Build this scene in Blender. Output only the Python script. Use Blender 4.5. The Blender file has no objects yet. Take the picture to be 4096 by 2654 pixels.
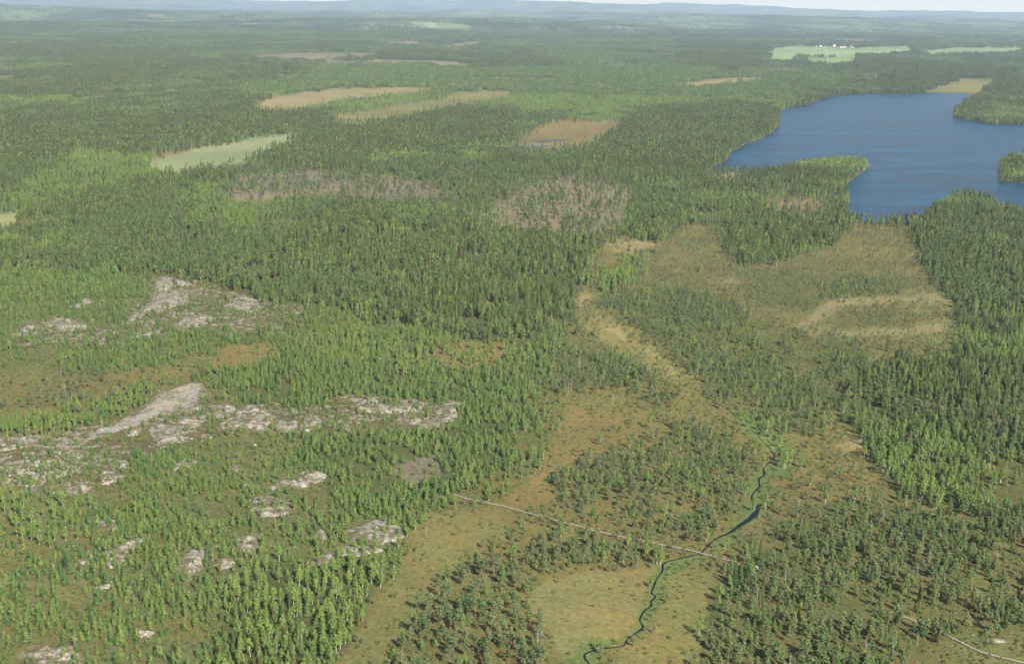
import bpy, math, random
import numpy as np
from mathutils import Matrix, Vector
random.seed(7); rng = np.random.default_rng(11)
S = bpy.context.scene
# ------------------------------------------------------------------ camera
FPX, CX, CY, PW, PH = 5300.0, 2048.0, 1327.0, 4096, 2654
CAMZ = 240.0
PITCH = math.atan((1327-18)/FPX); ROLL = 0.0135
sp, cp, sr, cr = math.sin(PITCH), math.cos(PITCH), math.sin(ROLL), math.cos(ROLL)
R0 = np.array([1, 0, 0.]); U0 = np.array([0, sp, cp]); F = np.array([0, cp, -sp])
R = cr*R0 + sr*U0; U = -sr*R0 + cr*U0
C = np.array([0, 0, CAMZ])
cd = bpy.data.cameras.new('camera'); cam = bpy.data.objects.new('camera', cd); S.collection.objects.link(cam)
cd.sensor_width = 36; cd.lens = FPX/PW*36; cd.clip_start = 1; cd.clip_end = 200000
cam.matrix_world = Matrix(((R[0], U[0], -F[0], 0), (R[1], U[1], -F[1], 0), (R[2], U[2], -F[2], CAMZ), (0, 0, 0, 1)))
S.camera = cam
S.render.resolution_x = 1024; S.render.resolution_y = 663
# ------------------------------------------------------------------ light
EL = math.radians(40); SUNH = np.array([0.515, -0.857])
sunv = Vector((SUNH[0]*math.cos(EL), SUNH[1]*math.cos(EL), math.sin(EL)))
sd = bpy.data.lights.new('sun', 'SUN'); so = bpy.data.objects.new('sun', sd); S.collection.objects.link(so)
sd.energy = 5.0; sd.angle = math.radians(0.5); sd.color = (1, 0.955, 0.87)
so.rotation_euler = (-sunv).to_track_quat('-Z', 'Y').to_euler(); so.location = (300, -300, 500)
W = bpy.data.worlds.new('World'); S.world = W; W.use_nodes = True
wn = W.node_tree.nodes; wl = W.node_tree.links
sky = wn.new('ShaderNodeTexSky'); sky.sky_type = 'NISHITA'; sky.sun_disc = False
sky.sun_elevation = EL; sky.sun_rotation = math.atan2(SUNH[0], SUNH[1])
sky.air_density = 1.0; sky.dust_density = 4.0; sky.ozone_density = 1.0; sky.altitude = 240
tcw = wn.new('ShaderNodeTexCoord'); sxw = wn.new('ShaderNodeSeparateXYZ'); wl.new(tcw.outputs['Generated'], sxw.inputs[0])
mrw = wn.new('ShaderNodeMapRange'); mrw.interpolation_type = 'SMOOTHSTEP'; wl.new(sxw.outputs[2], mrw.inputs[0])
for i_, q_ in enumerate((.0, .07, 1, 0)): mrw.inputs[i_+1].default_value = q_
mxw = wn.new('ShaderNodeMix'); mxw.data_type = 'RGBA'; wl.new(mrw.outputs[0], mxw.inputs[0]); wl.new(sky.outputs[0], mxw.inputs[6]); mxw.inputs[7].default_value = (16.5, 13.6, 9.4, 1)   # bright pale haze band low over the horizon
wl.new(mxw.outputs[2], wn['Background'].inputs[0]); wn['Background'].inputs[1].default_value = 0.070
S.view_settings.view_transform = 'Standard'; S.view_settings.look = 'None'
S.view_settings.exposure = 0.93; S.view_settings.gamma = 1.0
S.cycles.volume_bounces = 1; S.cycles.max_bounces = 6; S.cycles.diffuse_bounces = 2
# ------------------------------------------------------------------ numpy helpers
def hsh(ix, iy, s):
    h = (ix.astype(np.int64)*374761393 + iy.astype(np.int64)*668265263 + s*1442695041) & 0xffffffff
    h = ((h ^ (h >> 13))*1274126177) & 0xffffffff
    return ((h ^ (h >> 16)) & 0xffff)/65535.0
def vnoise(x, y, s=0):
    ix = np.floor(x); iy = np.floor(y); fx = x-ix; fy = y-iy
    fx = fx*fx*(3-2*fx); fy = fy*fy*(3-2*fy)
    a = hsh(ix, iy, s); b = hsh(ix+1, iy, s); c = hsh(ix, iy+1, s); d = hsh(ix+1, iy+1, s)
    return (a*(1-fx)+b*fx)*(1-fy) + (c*(1-fx)+d*fx)*fy
def fbm(x, y, s=0, o=4):
    v = 0; a = 0.5; t = 0
    for k in range(o):
        v = v + a*vnoise(x*2**k+17.3*k, y*2**k-9.1*k, s+k); t += a; a *= .5
    return v/t
def sstep(a, b, x):
    t = np.clip((x-a)/(b-a), 0, 1); return t*t*(3-2*t)
def terrain(x, y):
    x = np.asarray(x, float); y = np.asarray(y, float)
    d = np.hypot(x, y)
    n = 1.6*fbm(x/90, y/90, 3, 3)
    n = n + 7*sstep(.45, .8, fbm(x/260+3, y/260, 5, 3))*sstep(60, -60, x+0.05*y)*sstep(1500, 1200, d)
    n = n + 16*sstep(4200, 7000, d)*np.maximum(0, fbm(x/1500, y/900, 8, 3)-.4)*2
    az = np.degrees(np.arctan2(x, y))
    hill = np.maximum(0, fbm(x/3800+2.1, y/2100, 21, 4)-.44)
    n = n + hill*sstep(8800, 16000, d)*(330+90*sstep(20000, 36000, d))
    n = n + sstep(10500, 15000, d)*55*np.maximum(0, fbm(x/1500, y/800, 27, 3)-.45)
    crest = 150 + 120*np.exp(-((az-1)/6)**2) + 60*np.exp(-((az+17)/5)**2) - 70*sstep(4, 20, az)
    n = n + sstep(27000, 41000, d)*crest*(.5+.75*fbm(x/2600, y/9000, 33, 4))
    return n
def proj(x, y, z):
    dx = x-C[0]; dy = y-C[1]; dz = z-C[2]
    w = dx*F[0]+dy*F[1]+dz*F[2]
    a = dx*R[0]+dy*R[1]+dz*R[2]; b = dx*U[0]+dy*U[1]+dz*U[2]
    w2 = np.where(w > 1, w, 1)
    px = CX+FPX*a/w2; py = CY-FPX*b/w2
    return np.where(w > 1, px, 5000.), np.where(w > 1, py, 2600.)
def unproj(px, py, z0=None):
    """photo pixel -> point on the terrain"""
    px = np.atleast_1d(np.asarray(px, float)); py = np.atleast_1d(np.asarray(py, float))
    d = F[None]*FPX + R[None]*(px-CX)[:, None] - U[None]*(py-CY)[:, None]
    z = np.zeros(len(px)) if z0 is None else np.full(len(px), z0)
    for k in range(1 if z0 is not None else 25):
        t = (z-CAMZ)/np.minimum(d[:, 2], -1e-3)
        X = C[None]+d*t[:, None]
        if z0 is None: z = .5*z+.5*terrain(X[:, 0], X[:, 1])
    return X[:, 0], X[:, 1], z
V = PW/2380.0
def inpoly(px, py, poly):
    r = np.zeros(px.shape, bool); n = len(poly)
    xs = [p[0] for p in poly]; ys = [p[1] for p in poly]
    bb = (px >= min(xs)) & (px <= max(xs)) & (py >= min(ys)) & (py <= max(ys))
    idx = np.nonzero(bb)[0]
    if len(idx) == 0: return r
    X = px[idx]; Y = py[idx]; q = np.zeros(len(idx), bool)
    for i in range(n):
        x0, y0 = poly[i]; x1, y1 = poly[(i+1) % n]
        if y0 == y1: continue
        c = ((y0 > Y) != (y1 > Y)) & (X < (x1-x0)*(Y-y0)/(y1-y0)+x0)
        q ^= c
    r[idx] = q
    return r
LAKE = [(1640,405),(1655,388),(1690,371),(1702,352),(1735,334),(1772,322),(1800,303),(1812,290),(1813,265),(1818,254),(1845,247),(1882,244),(1888,237),(1922,226),(1962,219),(2000,217),(2045,218),(2090,220),(2120,217),(2150,215),(2230,216),(2272,221),(2262,236),(2235,247),(2218,258),(2217,275),(2260,281),(2308,289),(2380,291),(2560,300),(2560,350),(2380,362),(2345,370),(2322,380),(2320,402),(2328,406),(2321,420),(2380,425),(2560,440),(2560,510),(2380,497),(2320,478),(2290,464),(2250,453),(2214,458),(2198,471),(2165,492),(2140,517),(2008,517),(1970,506),(1969,479),(1978,466),(1963,434),(1995,407),(2020,390),(2012,378),(1960,374),(1900,378),(1850,386),(1800,398),(1755,402),(1710,397),(1670,400)]
# ground tints: id -> (albedo, rockiness)
G = dict(floor=((.068,.080,.028), 0), bog=((.128,.115,.043), 0), grassbog=((.135,.132,.050), 0), tan=((.190,.165,.082), 0),
         orange=((.146,.118,.047), 0), pale=((.170,.200,.105), 0), lush=((.098,.132,.044), 0), heath=((.110,.114,.042), .22), stony=((.105,.090,.046), .95),
         clear=((.142,.124,.090), .1), red=((.140,.102,.064), 0), field=((.165,.235,.105), 0), sedge=((.155,.148,.062), 0), olive=((.100,.100,.036), 0),
         palefield=((.30,.36,.22), 0), water=((.05,.06,.05), 0))
# stands: list of (kind, trees per m2, hmin, hmax)
ST = dict(
 mix=[('pine',.018,8,12.5),('spruce',.008,8,13),('birch',.017,7,11)],
 pine=[('pine',.028,7,12),('spruce',.004,7,12),('birch',.012,6,10),('young',.006,4,7)],
 spruce=[('spruce',.020,8.5,15),('pine',.011,8,12.5),('birch',.013,7,12)],
 openpine=[('pine',.014,9,14),('young',.008,3,6),('birch',.004,6,10)],
 seed=[('pine',.0062,9,13.5),('young',.0025,2,4),('birch',.0008,8,12)],
 green=[('birch',.030,7,11),('spruce',.004,8,12),('young',.010,5,8),('pine',.004,8,12)],
 young=[('young',.056,1.6,6.2),('birch',.005,4,7),('spruce',.0015,4,8)],
 dense=[('young',.070,2.8,7),('birch',.007,4,8),('spruce',.002,5,9)],
 youngsparse=[('young',.032,1.2,4.8),('birch',.004,2.5,6)],
 birch=[('birch',.044,4.5,8.5),('young',.012,4,7)],
 birchmix=[('birch',.034,4.5,9.5),('spruce',.012,4,9.5),('young',.020,2.5,6.5)],
 trans=[('birch',.017,3.5,8),('young',.026,2,6),('bog',.008,3,6)],
 paleb=[('birch',.018,5,8.5),('young',.009,2.5,6)],
 bog=[('bog',.030,1.6,5.2),('young',.006,1.5,3.4),('birch',.0008,4,8)],
 bogdense=[('bog',.032,3,7.5),('young',.015,2.5,5.5),('birch',.005,5,9)],
 bogtall=[('bog',.018,5,10),('pine',.006,7,10.5),('young',.010,3,6)],
 bogthin=[('bog',.0075,1.2,3.6),('dead',.0002,4,7)],
 bogleft=[('bog',.014,3,7),('dead',.0018,4,7)],
 rforest=[('pine',.034,6,11.5),('spruce',.009,6,12),('young',.009,3,6),('dead',.0005,8,11),('birch',.001,7,10)],
 rlow=[('pine',.026,5,10.5),('bog',.012,4,8),('spruce',.0045,4,10),('young',.012,2,5.5),('dead',.0008,6,10)],
 lakegreen=[('spruce',.017,8,12.5),('pine',.011,8,12),('birch',.013,7,11)],
 none=[])
Z = [  # (ground, stand, polygon in V units), later ones win
 ('floor','mix',[(-900,-50),(3300,-50),(3300,1600),(-900,1600)]),
 ('floor','spruce',[(-900,340),(560,250),(760,270),(740,295),(540,325),(330,365),(-900,440)]),
 ('floor','green',[(560,205),(800,170),(1100,165),(1500,150),(1750,170),(1900,225),(1840,248),(1700,240),(1400,262),(1150,272),(1060,236),(900,200),(640,222)]),
 ('floor','green',[(0,470),(180,352),(340,370),(560,385),(420,405),(180,470),(0,520)]),
 ('floor','green',[(760,238),(1000,215),(1010,232),(800,262)]),
 ('floor','spruce',[(560,375),(640,335),(1000,262),(1200,255),(1200,335),(1000,392),(700,388)]),
 ('floor','spruce',[(1370,345),(1500,255),(1740,242),(1812,262),(1812,292),(1770,322),(1690,372),(1640,405),(1500,432),(1380,395)]),
 ('floor','pine',[(-900,540),(0,520),(200,450),(480,400),(560,400),(1200,330),(1370,345),(1380,400),(1500,430),(1640,410),(1660,500),(1500,540),(1400,560),(1390,640),(1340,700),(1330,760),(1150,780),(930,762),(850,742),(740,705),(620,695),(470,660),(360,640),(150,630),(-900,650)]),
 ('floor','spruce',[(950,560),(1250,520),(1390,560),(1390,640),(1330,720),(1200,780),(950,765),(880,740),(880,620)]),
 ('olive','openpine',[(860,400),(1200,395),(1300,400),(1200,440),(1110,500),(980,440)]),
 ('clear','seed',[(490,462),(560,408),(640,388),(860,402),(1000,425),(1100,455),(900,462),(820,450),(700,452),(620,468)]),
 ('clear','seed',[(1110,512),(1200,440),(1310,402),(1480,440),(1460,480),(1440,530),(1390,545),(1200,525)]),
 ('floor','lakegreen',[(1640,415),(1760,410),(1850,390),(2020,392),(1970,440),(1975,520),(1990,540),(1930,570),(1790,605),(1730,620),(1680,550),(1640,510)]),
 ('red','none',[(1762,470),(1800,458),(1922,462),(1922,492),(1860,488),(1785,484)]),
 ('bog','bog',[(1400,560),(1500,570),(1640,510),(1680,550),(1720,620),(1790,608),(1930,572),(1990,520),(2110,520),(2140,600),(2170,650),(2220,690),(2222,790),(2250,820),(2080,830),(1990,870),(1960,960),(2030,1070),(2100,1160),(2240,1180),(2240,1205),(2000,1160),(1840,1180),(1770,1260),(1720,1320),(1660,1370),(1640,1480),(1600,1620),(700,1620),(770,1542),(820,1450),(870,1380),(935,1300),(960,1205),(1060,1165),(1200,1100),(1250,1000),(1265,900),(1330,760),(1340,700)]),
 ('olive','bogdense',[(1250,780),(1340,740),(1450,800),(1590,880),(1560,960),(1400,900),(1270,900)]),
 ('olive','bogdense',[(1380,705),(1500,670),(1640,680),(1800,760),(1990,775),(2020,850),(1970,950),(1900,1010),(1760,1000),(1650,930),(1610,870),(1540,800),(1450,745)]),
 ('olive','green',[(1370,660),(1430,605),(1510,572),(1530,560),(1490,630),(1410,690)]),
 ('grassbog','bog',[(1330,680),(1400,680),(1385,715),(1430,740),(1520,790),(1610,880),(1580,900),(1470,840),(1380,780),(1340,735)]),
 ('tan','none',[(1348,688),(1378,684),(1364,712),(1350,722)]),
 ('tan','bog',[(1364,724),(1410,748),(1500,800),(1592,880),(1582,880),(1490,808),(1400,760)]),
 ('tan','none',[(1410,560),(1470,553),(1530,568),(1480,590),(1430,588)]),
 ('bog','bog',[(1530,580),(1700,620),(1800,640),(1800,700),(1700,690),(1640,660),(1520,640)]),
 ('tan','none',[(1670,652),(1730,648),(1700,665)]),
 ('olive','bogdense',[(1900,660),(2050,650),(2090,685),(1990,690),(1910,695)]),
 ('grassbog','bog',[(2080,686),(2160,650),(2215,700),(2222,780),(2240,815),(2120,800),(2040,770),(1850,768),(1880,758),(2100,762),(2170,740),(2090,716)]),
 ('tan','none',[(1825,762),(1880,744),(1915,702),(1990,690),(2090,687),(2210,688),(2212,702),(2080,701),(1965,711),(1920,738),(1870,764)]),
 ('tan','bogthin',[(1850,768),(1960,770),(2100,764),(2190,750),(2200,764),(2110,778),(1960,782),(1870,776)]),
 ('lush','paleb',[(1690,955),(1740,960),(1800,1000),(1860,1050),(1840,1070),(1770,1040),(1720,990)]),
 ('orange','bogthin',[(1250,960),(1300,940),(1450,960),(1440,1060),(1350,1150),(1270,1165),(1180,1190),(1080,1190),(1060,1165),(1200,1100),(1240,1040)]),
 ('grassbog','bogthin',[(720,1620),(790,1542),(850,1450),(900,1370),(950,1290),(975,1210),(1060,1180),(1170,1195),(1190,1230),(1100,1290),(1010,1400),(950,1450),(880,1542),(850,1620)]),
 ('bog','bogdense',[(1260,1120),(1480,965),(1640,990),(1740,1060),(1740,1110),(1700,1200),(1640,1260),(1450,1225),(1320,1180)]),
 ('bog','bogdense',[(1230,1250),(1340,1235),(1540,1265),(1530,1320),(1400,1318),(1300,1330),(1220,1340)]),
 ('bog','bogtall',[(930,1480),(1030,1370),(1100,1310),(1200,1335),(1230,1400),(1265,1430),(1280,1542),(1290,1620),(900,1620)]),
 ('sedge','none',[(1210,1395),(1270,1350),(1380,1325),(1530,1318),(1510,1400),(1490,1470),(1400,1505),(1320,1542),(1270,1470)]),
 ('grassbog','none',[(1555,1330),(1700,1320),(1650,1380),(1640,1480),(1600,1620),(1420,1620),(1440,1510),(1510,1480),(1545,1400)]),
 ('lush','none',[(1290,1620),(1330,1520),(1350,1490),(1440,1488),(1480,1450),(1498,1400),(1510,1340),(1545,1300),(1600,1290),(1650,1275),(1700,1225),(1735,1150),(1750,1100),(1790,1080),(1850,1060),(1835,1100),(1790,1115),(1785,1170),(1745,1230),(1690,1272),(1640,1298),(1570,1325),(1545,1370),(1538,1400),(1500,1470),(1440,1505),(1400,1520),(1380,1620)]),
 ('tan','none',[(1945,1030),(2000,1020),(2010,1040),(1960,1050)]),
 # the heath on the left
 ('heath','young',[(-900,625),(0,625),(150,625),(360,640),(470,668),(620,700),(740,708),(850,745),(930,768),(1100,790),(1250,830),(1265,900),(1250,1000),(1200,1100),(1060,1165),(960,1205),(935,1300),(870,1380),(820,1450),(770,1542),(700,1620),(-900,1620)]),
 ('stony','youngsparse',[(340,640),(460,655),(620,700),(740,710),(640,770),(400,770),(250,800),(20,800),(40,740),(280,760),(300,720),(350,690)]),
 ('floor','dense',[(-900,640),(150,640),(330,655),(330,690),(150,700),(-900,720)]),
 ('floor','dense',[(640,800),(900,800),(1250,860),(1255,1000),(1200,1095),(1080,1140),(900,1195),(780,1175),(720,1080),(560,925),(490,865),(560,860),(640,835)]),
 ('stony','youngsparse',[(800,918),(1080,930),(1070,1000),(960,1010),(690,1010),(620,1000),(600,930),(700,950)]),
 ('floor','dense',[(980,1000),(1100,990),(1190,1090),(1080,1140),(1000,1040)]),
 ('clear','youngsparse',[(900,1090),(970,1060),(1050,1055),(1030,1110),(960,1130)]),
 ('olive','birch',[(700,805),(780,770),(900,752),(1010,780),(1060,800),(1040,850),(990,880),(850,855),(740,845)]),
 ('orange','paleb',[(1000,800),(1180,795),(1230,830),(1180,870),(1060,862),(1010,845)]),
 ('floor','green',[(1150,770),(1330,760),(1290,820),(1260,900),(1210,900),(1190,840)]),
 ('bog','bogleft',[(-900,880),(0,880),(150,862),(400,855),(480,858),(430,885),(330,892),(240,930),(130,962),(0,985),(-900,1000)]),
 ('orange','bogthin',[(470,862),(520,810),(560,800),(645,795),(640,835),(560,860)]),
 ('orange','none',[(240,875),(400,862),(410,872),(260,885)]),
 ('olive','birch',[(-900,1010),(0,985),(130,962),(240,930),(320,898),(380,888),(350,925),(290,970),(210,985),(120,1002),(0,1012)]),
 ('stony','youngsparse',[(-900,1015),(0,1012),(120,1004),(230,985),(290,970),(380,905),(480,890),(490,930),(640,965),(650,1000),(560,1000),(480,1010),(430,1040),(300,1060),(300,1130),(150,1150),(0,1130),(-900,1130)]),
 ('heath','youngsparse',[(430,1040),(620,1005),(720,1030),(640,1100),(480,1120),(440,1080)]),
 ('heath','paleb',[(-900,1140),(0,1140),(150,1155),(180,1200),(190,1260),(100,1290),(0,1250),(-900,1250)]),
 ('heath','young',[(380,1400),(560,1340),(700,1310),(640,1360),(520,1420)]),
 ('floor','birchmix',[(540,1370),(640,1310),(720,1310),(820,1310),(870,1370),(840,1440),(780,1542),(760,1620),(440,1620),(480,1542),(520,1450)]),
 ('olive','trans',[(1205,860),(1300,850),(1310,960),(1275,1040),(1225,1125),(1120,1180),(1060,1175),(1060,1150),(1190,1060),(1225,960)]),
 ('olive','trans',[(860,1395),(905,1340),(945,1250),(985,1215),(960,1205),(925,1290),(860,1370)]),
 ('stony','youngsparse',[(60,1500),(190,1500),(220,1620),(0,1620)]),
 # right forest
 ('floor','rforest',[(2130,520),(2200,470),(2250,452),(2400,497),(3300,540),(3300,1200),(2240,1205),(2240,1180),(2100,1150),(2030,1060),(1965,965),(1990,862),(2080,832),(2250,828),(2225,780),(2215,700),(2160,645),(2135,580)]),
 ('olive','rlow',[(1800,1250),(1850,1190),(2000,1168),(2240,1200),(3300,1190),(3300,1620),(1620,1620),(1645,1480),(1690,1400),(1760,1340)]),
 ('bog','bog',[(1720,1225),(1850,1185),(1810,1260),(1730,1300)]),
 ('heath','bogthin',[(2150,1500),(2290,1480),(2380,1465),(3300,1465),(3300,1620),(2250,1620)]),
 ('tan','none',[(1917,1318),(1950,1322),(1992,1340),(1980,1346),(1930,1332)]),
 ('orange','none',[(2080,1425),(2120,1425),(2150,1460),(2100,1455)]),
 # openings farther away
 ('pale','none',[(335,382),(400,352),(480,338),(560,325),(705,305),(715,311),(655,336),(602,356),(572,378),(520,386),(400,400),(350,394)]),
 ('orange','none',[(345,372),(400,350),(470,342),(420,356),(360,376)]),
 ('pale','none',[(-900,494),(0,492),(56,485),(40,512),(0,530),(-900,535)]),
 ('red','youngsparse',[(24,520),(120,494),(190,484),(190,490),(100,512),(30,532)]),
 ('red','none',[(355,432),(395,424),(420,428),(390,438)]),
 ('tan','none',[(566,246),(640,222),(780,206),(980,203),(1060,207),(960,216),(830,228),(720,250),(640,258)]),
 ('grassbog','none',[(756,272),(880,250),(1010,231),(1060,214),(1190,210),(1200,220),(1100,240),(970,266),(860,284),(790,290)]),
 ('orange','bogthin',[(1160,337),(1210,322),(1240,296),(1300,277),(1480,282),(1400,314),(1360,337),(1270,347)]),
 ('tan','none',[(480,168),(530,166),(572,168),(560,174),(490,174)]),
 ('tan','none',[(1540,197),(1640,185),(1700,181),(1790,178),(1770,186),(1600,201)]),
 ('tan','none',[(1642,410),(1690,398),(1720,396),(1757,402),(1740,410),(1680,417)]),
 ('grassbog','none',[(2148,214),(2200,194),(2240,186),(2330,182),(2290,204),(2275,219),(2230,216)]),
 ('field','none',[(1778,128),(1795,112),(1850,106),(1990,110),(2110,107),(2125,117),(2050,128),(1990,129),(1950,133),(1850,132)]),
 ('field','none',[(1790,128),(1850,130),(1842,139),(1795,138)]),
 ('field','none',[(1868,144),(1880,136),(1995,132),(1980,148),(1920,148)]),
 ('field','none',[(2135,118),(2230,111),(2380,112),(2380,119),(2300,125),(2160,128)]),
 ('palefield','none',[(940,51),(1000,53),(1060,56),(1100,61),(1092,71),(1000,66)]),
 ('clear','none',[(580,128),(700,122),(890,123),(870,133),(600,138)]),
 ('clear','none',[(850,100),(960,95),(985,98),(960,107)]),
 ('clear','none',[(1030,106),(1090,97),(1125,98),(1110,107),(1040,112)]),
 ('clear','none',[(-60,158),(0,156),(42,154),(30,162)]),
 ('clear','none',[(1930,91),(2010,91),(2060,97),(1960,98)]),
 ('clear','none',[(1760,156),(1840,158),(1850,166),(1790,163)]),
 ('clear','none',[(870,37),(905,38),(900,41)]),
 ('clear','none',[(570,151),(640,150),(630,154),(580,154)]),
 ('clear','none',[(2250,152),(2380,152),(2380,157),(2260,156)]),
]
GN = list(G); SN = list(ST)
def classify(px, py, jit=0):
    """px,py photo pixels -> ground id, stand id"""
    vx = px/V; vy = py/V
    sc = np.clip((vy-40)/500, .06, 1)
    vx = vx + (fbm(px/45, py/45/sc, 91, 3)-.5)*20*sc**.5
    vy = vy + (fbm(px/45+50, py/45/sc, 92, 3)-.5)*14*sc
    if jit:
        vx = vx+rng.normal(0, jit, vx.shape)*sc**.5; vy = vy+rng.normal(0, jit*.7, vx.shape)*sc
    g = np.zeros(px.shape, np.int16); s = np.zeros(px.shape, np.int16)
    for gn, sn, poly in Z:
        m = inpoly(vx, vy, poly)
        g[m] = GN.index(gn); s[m] = SN.index(sn)
    return g, s
def patches(x, y, g, s):
    d = np.hypot(x, y); far = d > 3300; a = fbm(x/330, y/520, 301, 4); b = fbm(x/420+9, y/260, 302, 4); c = fbm(x/900, y/330, 303, 3)
    mx = np.isin(s, [SN.index('mix'), SN.index('spruce'), SN.index('green')]) & far
    nr_ = np.isin(s, [SN.index('pine'), SN.index('rforest'), SN.index('lakegreen'), SN.index('mix')]) & (d < 4200); e = fbm(x/95, y/140, 311, 4); f = fbm(x/120+4, y/90, 312, 3)
    s = s.copy(); s[nr_ & (e > .60)] = SN.index('green'); s[nr_ & (e < .40)] = SN.index('spruce'); s[nr_ & (f > .66)] = SN.index('openpine')
    k1 = mx & (a > .575) & (s != SN.index('spruce')); k2 = mx & (a < .43) & (s != SN.index('green'))
    s = s.copy(); g = g.copy(); s[k1] = SN.index('green'); s[k2] = SN.index('spruce')
    k3 = mx & (b > .665) & (d > 4200); s[k3] = SN.index('none'); g[k3] = np.where(c[k3] > .5, GN.index('clear'), GN.index('grassbog'))
    return g, s
def inlake(px, py): return inpoly(px/V, py/V, LAKE)
# ------------------------------------------------------------------ materials
def mat(name):
    m = bpy.data.materials.new(name); m.use_nodes = True
    nt = m.node_tree; b = nt.nodes['Principled BSDF']; b.inputs['Specular IOR Level'].default_value = .2
    return m, nt, b
def nd(nt, t, **k):
    n = nt.nodes.new(t)
    for a, v in k.items(): setattr(n, a, v)
    return n
def noise(nt, vec, scale, detail=4, rough=.6):
    n = nd(nt, 'ShaderNodeTexNoise'); n.inputs['Scale'].default_value = scale
    n.inputs['Detail'].default_value = detail; n.inputs['Roughness'].default_value = rough
    if vec is not None: nt.links.new(vec, n.inputs['Vector'])
    return n.outputs['Fac']
def mrange(nt, v, a, b, c, d):
    n = nd(nt, 'ShaderNodeMapRange'); nt.links.new(v, n.inputs[0])
    for i, q in enumerate((a, b, c, d)): n.inputs[i+1].default_value = q
    return n.outputs[0]
def mixc(nt, f, a, b, mode='MIX'):
    n = nd(nt, 'ShaderNodeMix', data_type='RGBA', blend_type=mode)
    for s, q in ((0, f), (6, a), (7, b)):
        if hasattr(q, 'is_linked') or hasattr(q, 'links'): nt.links.new(q, n.inputs[s])
        elif isinstance(q, tuple): n.inputs[s].default_value = (*q, 1)
        else: n.inputs[s].default_value = q
    return n.outputs[2]
def math2(nt, op, a, b):
    n = nd(nt, 'ShaderNodeMath', operation=op)
    for i, q in enumerate((a, b)):
        if hasattr(q, 'links'): nt.links.new(q, n.inputs[i])
        else: n.inputs[i].default_value = q
    return n.outputs[0]
def foliage(name, c1, c2, c3, trans=.25):
    m, nt, b = mat(name)
    oi = nd(nt, 'ShaderNodeObjectInfo'); ge = nd(nt, 'ShaderNodeNewGeometry')
    c = mixc(nt, oi.outputs['Random'], c1, c2)
    big = mrange(nt, noise(nt, oi.outputs['Location'], .018, 2), .35, .65, 0, .7)
    c = mixc(nt, big, c, c3)
    fine = mrange(nt, noise(nt, ge.outputs['Position'], 1.7, 1), .3, .7, .5, 1.5)
    hs = nd(nt, 'ShaderNodeHueSaturation'); nt.links.new(c, hs.inputs['Color']); nt.links.new(fine, hs.inputs['Value'])
    nt.links.new(hs.outputs[0], b.inputs['Base Color']); b.inputs['Roughness'].default_value = .7
    tr = nd(nt, 'ShaderNodeBsdfTranslucent'); nt.links.new(hs.outputs[0], tr.inputs[0])
    mx = nd(nt, 'ShaderNodeMixShader'); mx.inputs[0].default_value = trans
    nt.links.new(b.outputs[0], mx.inputs[1]); nt.links.new(tr.outputs[0], mx.inputs[2])
    nt.links.new(mx.outputs[0], nt.nodes['Material Output'].inputs[0])
    return m
def bark(name, c1, c2, sc=3):
    m, nt, b = mat(name); tc = nd(nt, 'ShaderNodeTexCoord')
    f = mrange(nt, noise(nt, tc.outputs['Object'], sc, 3), .35, .65, 0, 1)
    nt.links.new(mixc(nt, f, c1, c2), b.inputs['Base Color']); b.inputs['Roughness'].default_value = .9
    return m
M_PINE = foliage('pine_needles', (.052,.098,.032), (.165,.185,.072), (.100,.155,.044), .14)
M_YOUNG = foliage('young_pine_needles', (.052,.116,.036), (.160,.205,.050), (.110,.155,.040), .14)
M_SPRUCE = foliage('spruce_needles', (.034,.074,.024), (.155,.160,.040), (.095,.108,.032), .1)
M_BIRCH = foliage('birch_leaves', (.125,.210,.042), (.240,.300,.070), (.145,.230,.056), .28)
M_BOG = foliage('bog_pine_needles', (.075,.125,.046), (.155,.180,.074), (.120,.140,.064), .2)
M_HEATHER = foliage('heather', (.065,.095,.030), (.135,.115,.042), (.090,.135,.038))
M_PBARK = bark('pine_bark', (.26,.15,.085), (.15,.11,.085)); M_GBARK = bark('grey_bark', (.20,.17,.14), (.12,.10,.085))
M_BBARK = bark('birch_bark', (.62,.60,.54), (.40,.37,.32)); M_DEAD = bark('dead_wood', (.42,.39,.35), (.26,.24,.22))
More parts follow.
